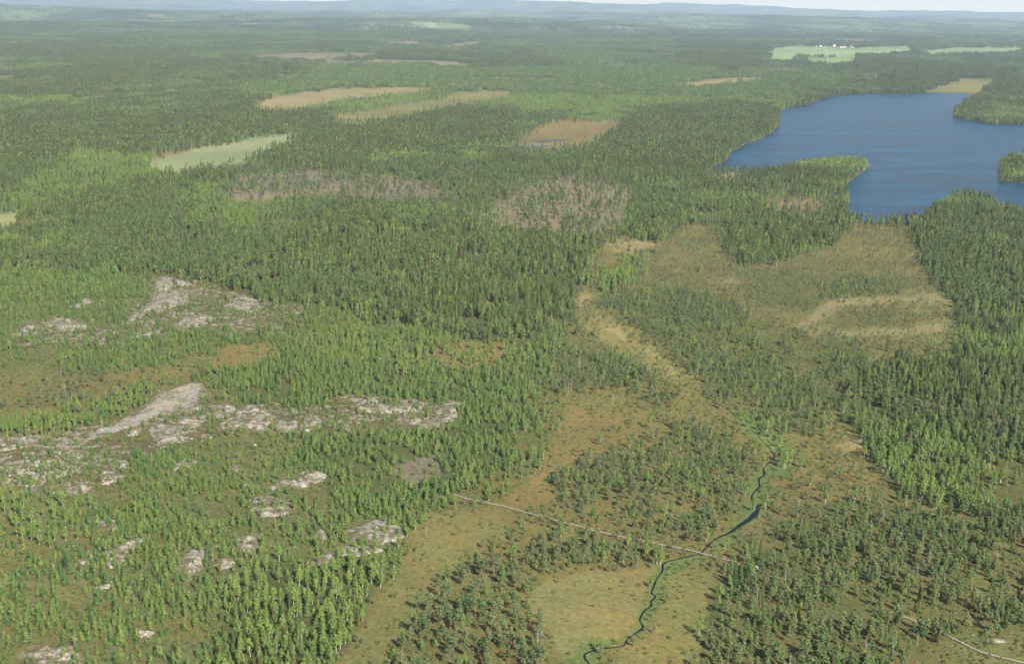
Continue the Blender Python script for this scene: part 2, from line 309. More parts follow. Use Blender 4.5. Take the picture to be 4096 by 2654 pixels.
def ground_material():
    m, nt, b = mat('ground'); ge = nd(nt, 'ShaderNodeNewGeometry'); P = ge.outputs['Position']
    at = nd(nt, 'ShaderNodeAttribute', attribute_name='tint'); ex = nd(nt, 'ShaderNodeAttribute', attribute_name='extra')
    sx = nd(nt, 'ShaderNodeSeparateColor'); nt.links.new(ex.outputs['Color'], sx.inputs[0])
    c = at.outputs['Color']
    n1 = noise(nt, P, .03, 6, .75); n2 = noise(nt, P, .5, 6, .85)
    c1 = mixc(nt, mrange(nt, n1, .35, .65, 0, 1), (1.10, .97, .88), (.92, 1.03, .95))
    c = mixc(nt, 1.0, c, c1, 'MULTIPLY')
    c = mixc(nt, 1.0, c, mixc(nt, mrange(nt, math2(nt, 'ADD', math2(nt, 'MULTIPLY', noise(nt, P, .006, 5, .75), .5), math2(nt, 'MULTIPLY', noise(nt, P, .0017, 4, .7), .5)), .42, .58, 0, 1), (.80, .84, .86), (1.22, 1.14, 1.06)), 'MULTIPLY')
    v = mrange(nt, n2, .28, .72, .5, 1.5)
    hs = nd(nt, 'ShaderNodeHueSaturation'); nt.links.new(c, hs.inputs['Color']); nt.links.new(v, hs.inputs['Value'])
    c = hs.outputs[0]
    c = mixc(nt, mrange(nt, noise(nt, P, .11, 4, .7), .58, .70, 0, .55), c, mixc(nt, 1.0, c, (.75, .95, .55), 'MULTIPLY'))
    c = mixc(nt, mrange(nt, noise(nt, P, .075, 5, .75), .50, .66, 0, .5), c, mixc(nt, 1.0, c, (1.18, .95, .74), 'MULTIPLY'))
    c = mixc(nt, mrange(nt, noise(nt, P, .19, 4, .75), .56, .66, 0, .6), c, mixc(nt, 1.0, c, (1.45, 1.40, 1.2), 'MULTIPLY'))
    c = mixc(nt, mrange(nt, noise(nt, P, .27, 5, .8), .56, .62, 0, .55), c, mixc(nt, 1.0, c, (.45, .50, .45), 'MULTIPLY'))
    # bare stones scattered in the stony ground
    n3 = noise(nt, P, .16, 6, .72); n4 = noise(nt, P, .035, 3, .5)
    s = math2(nt, 'ADD', math2(nt, 'MULTIPLY', n3, .7), math2(nt, 'MULTIPLY', n4, .3))
    th = math2(nt, 'MULTIPLY', mrange(nt, s, .50, .56, 0, 1), mrange(nt, sx.outputs[0], .15, .85, 0, 1))
    rock = mixc(nt, mrange(nt, noise(nt, P, 1.6, 3), .3, .7, 0, 1), (.15,.13,.11), (.33,.29,.235))
    c = mixc(nt, th, c, rock)
    nt.links.new(c, b.inputs['Base Color']); b.inputs['Roughness'].default_value = .95
    bp = nd(nt, 'ShaderNodeBump'); bp.inputs['Distance'].default_value = .8; bp.inputs['Strength'].default_value = 1.0
    nt.links.new(n2, bp.inputs['Height']); nt.links.new(bp.outputs[0], b.inputs['Normal'])
    return m
def rock_material():
    m, nt, b = mat('granite'); ge = nd(nt, 'ShaderNodeNewGeometry'); P = ge.outputs['Position']
    mp = nd(nt, 'ShaderNodeMapping'); mp.inputs['Scale'].default_value = (1, 1.15, 1); mp.inputs['Rotation'].default_value = (0, 0, .5)
    nt.links.new(P, mp.inputs[0])
    f = mrange(nt, noise(nt, mp.outputs[0], .40, 5, .65), .32, .58, 0, 1)
    g = mrange(nt, noise(nt, P, .07, 3), .4, .62, 0, 1)
    c = mixc(nt, f, (.13,.115,.097), (.345,.300,.240)); c2 = mixc(nt, f, (.105,.10,.092), (.285,.268,.235))
    c = mixc(nt, g, c, c2)
    vo = nd(nt, 'ShaderNodeTexVoronoi', feature='DISTANCE_TO_EDGE'); vo.inputs['Scale'].default_value = .22
    wv = nd(nt, 'ShaderNodeVectorMath', operation='ADD'); nz = nd(nt, 'ShaderNodeTexNoise'); nz.inputs['Scale'].default_value = .3; nt.links.new(P, nz.inputs['Vector'])
    sc_ = nd(nt, 'ShaderNodeVectorMath', operation='SCALE'); sc_.inputs['Scale'].default_value = 6; nt.links.new(nz.outputs['Color'], sc_.inputs[0]); nt.links.new(mp.outputs[0], wv.inputs[0]); nt.links.new(sc_.outputs[0], wv.inputs[1]); nt.links.new(wv.outputs[0], vo.inputs['Vector'])
    c = mixc(nt, mrange(nt, vo.outputs['Distance'], .02, .10, .85, 0), c, (.10, .09, .06))
    mo = mrange(nt, noise(nt, mp.outputs[0], .17, 6, .75), .48, .54, 0, .92)
    c = mixc(nt, mo, c, (.085, .075, .034))
    nt.links.new(c, b.inputs['Base Color']); b.inputs['Roughness'].default_value = .9
    bp = nd(nt, 'ShaderNodeBump'); bp.inputs['Distance'].default_value = .4
    nt.links.new(noise(nt, mp.outputs[0], .8, 4), bp.inputs['Height']); nt.links.new(bp.outputs[0], b.inputs['Normal'])
    return m
def stone_material():
    m, nt, b = mat('scree_stone'); ge = nd(nt, 'ShaderNodeNewGeometry'); oi = nd(nt, 'ShaderNodeObjectInfo')
    c = mixc(nt, oi.outputs['Random'], (.18,.165,.14), (.30,.265,.215))
    c = mixc(nt, mrange(nt, noise(nt, ge.outputs['Position'], 2.0, 3), .45, .7, 0, .7), c, (.24, .23, .21))
    nt.links.new(c, b.inputs['Base Color']); b.inputs['Roughness'].default_value = .9
    return m
def water_material(name, base, bump=.6, sc=.25):
    m, nt, b = mat(name); ge = nd(nt, 'ShaderNodeNewGeometry'); P = ge.outputs['Position']
    mp = nd(nt, 'ShaderNodeMapping'); mp.inputs['Scale'].default_value = (.35, 1, 1); mp.inputs['Rotation'].default_value = (0, 0, -.12)
    nt.links.new(P, mp.inputs[0])
    n = noise(nt, mp.outputs[0], .012, 4, .6)
    n5 = noise(nt, mp.outputs[0], .04, 7, .85)
    c = mixc(nt, mrange(nt, math2(nt, 'ADD', math2(nt, 'MULTIPLY', n, .45), math2(nt, 'MULTIPLY', n5, .55)), .42, .58, 0, 1), tuple(q*.5 for q in base), tuple(q*1.75 for q in base))  # wave reflections painted into the base colour as darker and lighter wind streaks
    nt.links.new(c, b.inputs['Base Color'])
    b.inputs['Roughness'].default_value = .24; b.inputs['IOR'].default_value = 1.33; b.inputs['Specular IOR Level'].default_value = .14
    bp = nd(nt, 'ShaderNodeBump'); bp.inputs['Distance'].default_value = 1.0
    nt.links.new(mrange(nt, n, .4, .62, bump*.55, bump*1.2), bp.inputs['Strength'])
    nt.links.new(noise(nt, mp.outputs[0], sc, 7, .85), bp.inputs['Height']); nt.links.new(bp.outputs[0], b.inputs['Normal'])
    return m
M_GROUND = ground_material(); M_ROCK = rock_material(); M_STONE = stone_material()
M_LAKE = water_material('lake_water', (.003, .034, .070)); M_STREAM = water_material('stream_water', (.006, .009, .012), .15, .8)
M_POND = water_material('bog_pool_water', (.05, .055, .05), .2)
def plain(name, c1, c2, sc=1.5):
    m, nt, b = mat(name); ge = nd(nt, 'ShaderNodeNewGeometry')
    nt.links.new(mixc(nt, mrange(nt, noise(nt, ge.outputs['Position'], sc, 3), .35, .65, 0, 1), c1, c2), b.inputs['Base Color'])
    b.inputs['Roughness'].default_value = .8; return m
M_PLANK = plain('weathered_planks', (.24,.215,.17), (.34,.31,.25)); M_WHITE = plain('white_boards', (.48, .47, .44), (.40, .39, .36))
M_BEAM = plain('sleeper_wood', (.22, .19, .16), (.30, .26, .22))
M_RED = plain('red_boards', (.30, .04, .03), (.36, .06, .045)); M_YEL = plain('cream_boards', (.62, .52, .34), (.70, .60, .42))
M_ROOF = plain('tile_roof', (.22, .12, .09), (.28, .16, .12)); M_ROOFG = plain('metal_roof', (.30, .31, .32), (.40, .41, .42)); M_GLASS = plain('window_glass', (.05, .06, .07), (.08, .09, .10))
# ------------------------------------------------------------------ object helpers
def mesh_of(name, vs, fs, mats, mi=None):
    me = bpy.data.meshes.new(name); me.from_pydata([tuple(v) for v in vs], [], [tuple(f) for f in fs])
    for m in mats: me.materials.append(m)
    if mi is not None: me.polygons.foreach_set('material_index', mi)
    me.update(); return me
def link(o, parent=None):
    S.collection.objects.link(o)
    if parent is not None: o.parent = parent
    return o
def obj(name, me, parent=None): return link(bpy.data.objects.new(name, me), parent)
def tag(o, label, cat, group=None, kind=None):
    o['label'] = label; o['category'] = cat
    if group: o['group'] = group
    if kind: o['kind'] = kind
    return o
# ------------------------------------------------------------------ the ground: one polar sheet out to the horizon
def soften(col, nrnc):
    c = col.reshape(nrnc[0], nrnc[1], 3)
    for k in range(3): c = (c+np.roll(c, 1, 1)+np.roll(c, -1, 1)+np.vstack([c[:1], c[:-1]])+np.vstack([c[1:], c[-1:]]))/5
    return c.reshape(-1, 3)
def build_ground():
    az = np.concatenate([np.linspace(-180, -34, 24)[:-1], np.linspace(-34, -24, 14)[:-1], np.linspace(-24, 24, 780), np.linspace(24, 34, 14)[1:], np.linspace(34, 180, 24)[1:-1]])
    py = np.concatenate([np.linspace(2900, 30.0, 640)])
    dep = PITCH+np.arctan((py-CY)/FPX)
    rr = CAMZ/np.tan(np.maximum(dep, 1e-4)); rr = rr[rr < 14000]
    rr = np.concatenate([np.linspace(30, rr[0], 12)[:-1], rr, np.geomspace(rr[-1], 46000, 190)[1:]])
    A, D = np.meshgrid(np.radians(az), rr); x = D*np.sin(A); y = D*np.cos(A)
    xf = x.ravel(); yf = y.ravel(); h = terrain(xf, yf)
    px, py = proj(xf, yf, h)
    lake = inlake(*proj(xf, yf, 0*h+.15))
    g, s = classify(px, py, 3); g, s = patches(xf, yf, g, s)
    behind = (np.abs(A.ravel()) > math.radians(60)); g[behind] = 0; s[behind] = 0
    pal = np.array([G[k][0] for k in GN]); rk = np.array([G[k][1] for k in GN])
    dd = D.ravel()
    far = sstep(6500, 12000, dd)*np.isin(s, [SN.index(k) for k in ('mix', 'spruce', 'pine', 'green')])
    col = pal[g]
    col = soften(col, nrnc=(len(rr), len(az)))
    fc = np.array([.072, .100, .046])[None]*np.clip(-.25+2.5*fbm(xf/420, yf/1100, 61, 5), .2, 2)[:, None]
    col = col*(1-far[:, None]) + fc*far[:, None]
    h = h + far*(8+9*rng.random(len(h)))*sstep(9000, 13000, dd)
    h = np.where(lake, -1.2, np.maximum(h, .3))
    col[lake] = pal[GN.index('water')]
    nr, nc = A.shape
    vs = np.stack([xf, yf, h], 1); vs = np.vstack([vs, [[0, 0, float(h[:nc].mean())]]])
    i = np.arange(nr-1)[:, None]*nc; j = np.arange(nc)[None]; j2 = (j+1) % nc
    q = np.stack([i+j, i+j2, i+nc+j2, i+nc+j], -1).reshape(-1, 4)[:, ::-1]
    me = bpy.data.meshes.new('ground')
    ctr = len(vs)-1
    tri = np.stack([np.arange(nc), (np.arange(nc)+1) % nc, np.full(nc, ctr)], 1)
    me.vertices.add(len(vs)); me.vertices.foreach_set('co', vs.ravel())
    me.loops.add(q.size+tri.size); me.loops.foreach_set('vertex_index', np.concatenate([q.ravel(), tri.ravel()]))
    me.polygons.add(len(q)+nc)
    me.polygons.foreach_set('loop_start', np.concatenate([np.arange(len(q))*4, len(q)*4+np.arange(nc)*3]))
    me.update(calc_edges=True)
    me.polygons.foreach_set('use_smooth', np.ones(len(q)+nc, bool))
    a = me.attributes.new('tint', 'FLOAT_COLOR', 'POINT')
    cc = np.ones((len(vs), 4)); cc[:-1, :3] = col; a.data.foreach_set('color', cc.ravel())
    a = me.attributes.new('extra', 'FLOAT_COLOR', 'POINT')
    ee = np.zeros((len(vs), 4)); ee[:-1, 0] = rk[g]; a.data.foreach_set('color', ee.ravel())
    me.materials.append(M_GROUND); me.validate()
    o = obj('ground', me); o['kind'] = 'structure'; o['label'] = 'forest floor, heath and bog ground reaching the horizon'
build_ground()
def sheet(name, poly, z, m, jit=0, sub=6, kind='structure', label=''):
    pts = []
    for i in range(len(poly)):
        a = np.array(poly[i], float); b = np.array(poly[(i+1) % len(poly)], float)
        for k in range(sub): pts.append(a+(b-a)*k/sub)
    pts = np.array(pts)*V
    X, Y, _ = unproj(pts[:, 0], pts[:, 1], z)
    d = np.hypot(X, Y)
    X = X+(vnoise(X/9, Y/9, 4)-.5)*jit; Y = Y+(vnoise(X/9+9, Y/9, 5)-.5)*jit*3
    me = mesh_of(name, [(a, b, z) for a, b in zip(X, Y)], [list(range(len(X)))[::-1]], [m])
    if me.polygons[0].normal.z < 0: me.flip_normals()
    o = obj(name, me); o['kind'] = kind; o['label'] = label; return o
sheet('lake', LAKE, .15, M_LAKE, 5, label='wind-rippled deep blue lake')
for k, (n_, pl) in enumerate([('bog_pool', [(1190,341),(1230,338),(1280,338),(1285,340),(1250,343),(1200,344)]), ('bog_pool', [(1240,328),(1290,324),(1330,322),(1300,328),(1250,331)])]):
    X, Y, z = unproj(np.array([p[0] for p in pl])*V, np.array([p[1] for p in pl])*V)
    me = mesh_of(n_, [(a, b, float(z.max())+.55) for a, b in zip(X, Y)], [list(range(len(X)))], [M_POND])
    if me.polygons[0].normal.z < 0: me.flip_normals()
    o = obj(n_, me); o['kind'] = 'structure'
def ribbon(name, pts, widths, dz, m, thick=0):
    P = np.array(pts, float); X, Y, _ = unproj(P[:, 0], P[:, 1])
    t = np.arange(len(X)); tt = np.linspace(0, len(X)-1, len(X)*6)
    x = np.interp(tt, t, X); y = np.interp(tt, t, Y); w = np.interp(tt, t, np.array(widths, float))
    k = np.ones(5)/5
    xs = np.convolve(np.pad(x, 2, 'edge'), k, 'valid'); ys = np.convolve(np.pad(y, 2, 'edge'), k, 'valid')
    dx = np.gradient(xs); dy = np.gradient(ys); l = np.hypot(dx, dy)+1e-6; nx = -dy/l; ny = dx/l
    w = w*(.45+1.1*fbm(xs/4, ys/4, 3, 3))
    z = terrain(xs, ys)+dz
    vs = [(a-p*q/2, b-r*q/2, c) for a, b, c, p, r, q in zip(xs, ys, z, nx, ny, w)]+[(a+p*q/2, b+r*q/2, c) for a, b, c, p, r, q in zip(xs, ys, z, nx, ny, w)]
    n = len(xs); fs = [(i, i+1, n+i+1, n+i) for i in range(n-1)]
    me = mesh_of(name, vs, fs, [m])
    if me.polygons[0].normal.z < 0: me.flip_normals()
    return obj(name, me), xs, ys, z
STREAM = [(2362,2690),(2360,2654),(2342,2639),(2335,2615),(2384,2597),(2439,2590),(2490,2584),(2504,2572),(2504,2560),(2531,2541),(2573,2511),(2571,2500),(2557,2481),(2573,2444),(2610,2421),(2601,2407),(2626,2384),(2603,2373),(2615,2347),(2626,2315),(2652,2283),(2649,2257),(2670,2243),(2693,2240),(2762,2223),(2804,2213),(2832,2181),(2864,2152),(2920,2130),(2950,2107),(2985,2085),(3010,2068),(3030,2042),(3033,2019),(3005,1996),(3010,1975),(3029,1955),(3040,1947),(3036,1926),(3034,1914),(3059,1899),(3057,1889),(3052,1872),(3075,1850),(3100,1825),(3080,1790),(3040,1755),(3000,1715)]
SW = [.75]*24+[.9]*4+[1.2,1.9,3.0,3.2,2.2,1.3,.9,1.0,1.2,.8,1.0,1.1,1.1,.9,.7,.6,.6,.4,.3,.2]
o, *_ = ribbon('stream', STREAM, SW, .13, M_STREAM); o['kind'] = 'structure'; o['label'] = 'narrow dark stream winding through the bog'
# ------------------------------------------------------------------ duckboards
def boxes(vs, fs, c, ax, ay, az_):
    b = len(vs); c = np.array(c); ax, ay, az_ = map(np.array, (ax, ay, az_))
    for k in range(8): vs.append(c+ax*((k & 1)*2-1)+ay*(((k >> 1) & 1)*2-1)+az_*(((k >> 2) & 1)*2-1))
    fs += [(b, b+2, b+3, b+1), (b+4, b+5, b+7, b+6), (b, b+1, b+5, b+4), (b+2, b+6, b+7, b+3), (b, b+4, b+6, b+2), (b+1, b+3, b+7, b+5)]
def boardwalk(pts, label):
    P = np.array(pts, float); X, Y, _ = unproj(P[:, 0], P[:, 1])
    s = np.concatenate([[0], np.cumsum(np.hypot(np.diff(X), np.diff(Y)))])
    n = int(s[-1]/4.2); t = np.linspace(0, s[-1], n+1); x = np.interp(t, s, X); y = np.interp(t, s, Y); z = np.maximum(terrain(x, y), .3)+.42
    root = bpy.data.objects.new('boardwalk', None); link(root); root.location = (x[0], y[0], 0); tag(root, label, 'boardwalk', 'plank paths laid across the bog')
    va, fa, vb, fb = [[], []], [[], []], [], []
    for i in range(n):
        a = np.array([x[i], y[i], z[i]]); b = np.array([x[i+1], y[i+1], z[i+1]]); d = (b-a); L = np.linalg.norm(d); d /= L
        nrm = np.array([-d[1], d[0], 0]); up = np.array([0, 0, 1.])
        for k, off in enumerate((-.19, .19)):
            boxes(va[k], fa[k], (a+b)/2+nrm*(off+rng.normal(0, .02))+up*rng.normal(0, .01)-np.array(root.location), d*L*.495, nrm*.17, up*.045)
        vb, fb = [], []; boxes(vb, fb, a-up*.14-np.array(root.location), d*.12, nrm*.75, up*.09); obj('sleeper', mesh_of('sleeper', vb, fb, [M_BEAM]), root)
    for k in range(2): obj('plank_row', mesh_of('plank_row', va[k], fa[k], [M_PLANK]), root)
boardwalk([(1815,1978),(1855,1992),(1970,2017),(2018,2026),(2134,2059),(2250,2089),(2337,2112),(2434,2137),(2513,2153),(2600,2170),(2665,2183),(2739,2197),(2786,2209),(2878,2232),(2957,2257)], 'long straight grey plank path crossing the open bog and bridging the stream')
boardwalk([(3553,2447),(3622,2470),(3680,2493),(3742,2518),(3807,2552),(3867,2582),(3910,2604),(3939,2613),(3970,2622),(4030,2637),(4093,2652),(4160,2668)], 'curving weathered plank path between the pines in the lower right corner')
# ------------------------------------------------------------------ rock outcrops
OUT = [[(300,748),(302,732),(320,722),(345,705),(372,680),(400,672),(440,690),(436,705),(395,717),(350,722),(320,738)],
[(358,652),(380,640),(415,648),(458,655),(440,664),(412,662),(395,674),(365,674)],
[(518,712),(545,693),(560,685),(595,695),(606,712),(596,730),(560,722),(535,716)],[(404,757),(425,742),(450,733),(508,739),(480,752),(440,767),(410,769)],
[(120,757),(128,738),(165,740),(208,760),(175,769),(145,769)],[(290,792),(330,774),(385,764),(362,776),(320,787)],[(172,712),(198,690),(218,700),(190,719)],
[(508,546),(545,528),(578,533),(550,546),(520,550)],[(45,774),(66,745),(82,758),(62,778)],[(300,786),(330,772),(338,778),(310,792)],
[(489,943),(534,941),(550,954),(548,968),(510,978),(499,959)],[(446,955),(448,946),(475,942),(475,954)],[(346,994),(375,984),(403,989),(419,1013),(408,1027),(371,1029),(357,1013)],
[(293,1002),(322,996),(326,1010),(295,1014)],[(414,972),(440,968),(467,978),(467,992),(440,995)],[(510,986),(540,962),(564,946),(612,959),(639,970),(604,997),(526,998)],
[(-20,1024),(54,1012),(97,1024),(64,1037),(11,1047),(-20,1045)],[(234,1094),(298,1102),(293,1116),(242,1124)],[(403,1083),(430,1064),(462,1072),(430,1094),(400,1103)],
[(156,1135),(204,1125),(206,1139),(177,1146)],[(268,1072),(296,1069),(294,1086),(276,1086)],[(837,930),(882,921),(880,933),(838,939)],
[(818,948),(880,940),(943,943),(984,937),(985,949),(925,961),(839,955)],[(1011,944),(1072,942),(1061,970),(1043,987),(1021,970)],[(939,974),(1011,975),(1017,989),(978,995),(957,985)],
[(705,1006),(710,970),(731,966),(755,986)],[(575,940),(608,943),(631,970),(622,998),(581,1001)],[(675,1127),(683,1102),(742,1090),(765,1104),(753,1118),(696,1138)],
[(620,1132),(670,1112),(674,1123),(635,1138)],[(588,1156),(635,1153),(684,1173),(675,1192),(651,1204),(608,1201),(591,1192)],
[(797,1240),(825,1219),(871,1209),(935,1222),(937,1241),(927,1258),(871,1269),(833,1261),(812,1252)],[(776,1277),(812,1266),(863,1269),(890,1278),(844,1291),(783,1288)],
[(724,1240),(747,1225),(760,1246),(750,1259)],[(712,1307),(769,1281),(782,1297),(747,1315)],[(557,1251),(585,1235),(608,1242),(614,1262),(585,1288),(554,1280)],
[(406,1320),(451,1271),(471,1268),(483,1294),(485,1311),(457,1328),(440,1350),(425,1341)],[(490,1310),(510,1296),(555,1296),(541,1320),(510,1323)],[(495,1266),(534,1260),(533,1271),(505,1273)],
[(245,1285),(317,1249),(332,1253),(297,1286),(294,1306),(258,1320)],[(173,1312),(199,1287),(237,1284),(188,1318)],[(218,1217),(242,1204),(284,1207),(269,1231),(252,1231)],
[(218,1366),(267,1346),(265,1360),(228,1374)],[(315,1467),(356,1467),(352,1475),(336,1487)],[(81,1522),(107,1496),(126,1509),(113,1524)],[(127,1508),(150,1499),(185,1520),(174,1538),(119,1532)],
[(62,1540),(113,1529),(123,1542),(100,1560),(66,1560)],[(-20,1350),(8,1352),(12,1362),(-20,1368)],[(1015,1148),(1030,1142),(1040,1152),(1022,1158)],[(275,1365),(300,1360),(328,1368),(300,1376)],
[(535,1085),(548,1080),(555,1092),(540,1097)],[(1742,1325),(1752,1316),(1764,1318),(1758,1328)],[(2300,1482),(2330,1484),(2345,1492),(2315,1492)],
[(940,930),(975,932),(970,938),(945,936)],[(640,985),(690,978),(700,1000),(650,1006)]]
OUTP = []
def outcrop(i, poly):
    P = np.array(poly, float)*V; X, Y, Zt = unproj(P[:, 0], P[:, 1])
    wp = list(zip(X, Y)); OUTP.append(np.stack([X, Y], 1))
    x0, x1, y0, y1 = X.min()-2, X.max()+2, Y.min()-2, Y.max()+2
    st = max(.6, max(x1-x0, y1-y0)/70)
    gx = np.arange(x0, x1+st, st); gy = np.arange(y0, y1+st, st); GX, GY = np.meshgrid(gx, gy)
    fx, fy = GX.ravel(), GY.ravel(); ins = inpoly(fx, fy, wp)
    dist = np.full(len(fx), 1e9)
    for k in range(len(wp)):
        a = np.array(wp[k]); b = np.array(wp[(k+1) % len(wp)]); ab = b-a
        t = np.clip(((fx-a[0])*ab[0]+(fy-a[1])*ab[1])/(ab@ab), 0, 1)
        dist = np.minimum(dist, np.hypot(fx-a[0]-t*ab[0], fy-a[1]-t*ab[1]))
    sdv = np.where(ins, dist, -dist)
    size = math.sqrt(max((x1-x0)*(y1-y0), 1)); hh = min(2.0, .03*size+.45)
    rough = (fbm(fx/4.5, fy/4.5, 40+i, 5)-.5)*2.6 + (fbm(fx/14, fy/14, 140+i, 2)-.5)*1.6 
    z = hh*np.tanh(sdv/(.10*size+.5)) + rough*.62+.12
    z = np.where(sdv < -1.8, -1.5, z); zc = z.reshape(GX.shape)
    T = np.maximum(terrain(fx, fy), .3)
    idx = -np.ones(len(fx), int); n = 0; ny, nx = GX.shape; vs = []; fs = []
    keep = (np.maximum(np.maximum(zc[:-1, :-1], zc[1:, :-1]), np.maximum(zc[:-1, 1:], zc[1:, 1:])) > -.35)
    for r, c in zip(*np.nonzero(keep)):
        f = []
        for q in (r*nx+c, r*nx+c+1, (r+1)*nx+c+1, (r+1)*nx+c):
            if idx[q] < 0: idx[q] = n; n += 1; vs.append((fx[q]-X.mean(), fy[q]-Y.mean(), z[q]+T[q]))
            f.append(int(idx[q]))
        fs.append(f)
    if not fs: return
    me = mesh_of('rock_outcrop', vs, fs, [M_ROCK]); me.polygons.foreach_set('use_smooth', [True]*len(fs))
    o = obj('rock_outcrop', me); o.location = (X.mean(), Y.mean(), 0)
    return o, size, np.array(poly).mean(0)
# ------------------------------------------------------------------ trees
def tube(vs, fs, p0, p1, r0, r1, n=5):
    p0 = np.array(p0, float); p1 = np.array(p1, float); d = p1-p0; d /= np.linalg.norm(d)+1e-9
    a = np.cross(d, [0, 0, 1.] if abs(d[2]) < .9 else [1., 0, 0]); a /= np.linalg.norm(a); b = np.cross(d, a)
    s = len(vs)
    for p, r in ((p0, r0), (p1, r1)):
        for k in range(n):
            t = 2*math.pi*k/n; vs.append(p+r*(a*math.cos(t)+b*math.sin(t)))
    for k in range(n): fs.append((s+k, s+(k+1) % n, s+n+(k+1) % n, s+n+k))
def tufts(c, nrm, size, r):
    """small leaf or needle tuft faces centred at c, facing roughly nrm"""
    n = len(c); nrm = nrm+r.normal(0, .45, (n, 3)); nrm /= np.linalg.norm(nrm, axis=1)[:, None]+1e-9
    a = np.cross(nrm, r.normal(0, 1, (n, 3))); a /= np.linalg.norm(a, axis=1)[:, None]+1e-9
    b = np.cross(nrm, a); s = (size*(.6+.8*r.random(n)))[:, None]
    v = np.stack([c-a*s*.6-b*s*.45, c+a*s*.6-b*s*.35, c+b*s*.7+a*s*.1*r.normal(0, 1, (n, 1))], 1).reshape(-1, 3)
    return v, np.arange(n*3).reshape(-1, 3)
def clusters(cc, rad, flat, per, size, r):
    C_, N_ = [], []
    for c, q in zip(cc, rad):
        d = r.normal(0, 1, (per, 3)); d[:, 2] = np.abs(d[:, 2])*1.2-.35; d /= np.linalg.norm(d, axis=1)[:, None]
        rr = q*(.55+.5*r.random((per, 1))); C_.append(c+d*rr*np.array([1, 1, flat])); N_.append(d+np.array([0, 0, .5]))
    return tufts(np.vstack(C_), np.vstack(N_), np.full(per*len(cc), size), r)
def trunk_curve(H, r0, r, lean=.03, n=6, top=.97):
    k = np.linspace(0, top, n); w = np.cumsum(r.normal(0, lean, (n, 2)), 0)*H*.25; w[0] = 0
    return np.column_stack([w, k*H]), r0*(1-k*.88)
def at_h(P, z): return np.array([np.interp(z, P[:, 2], P[:, 0]), np.interp(z, P[:, 2], P[:, 1]), z])
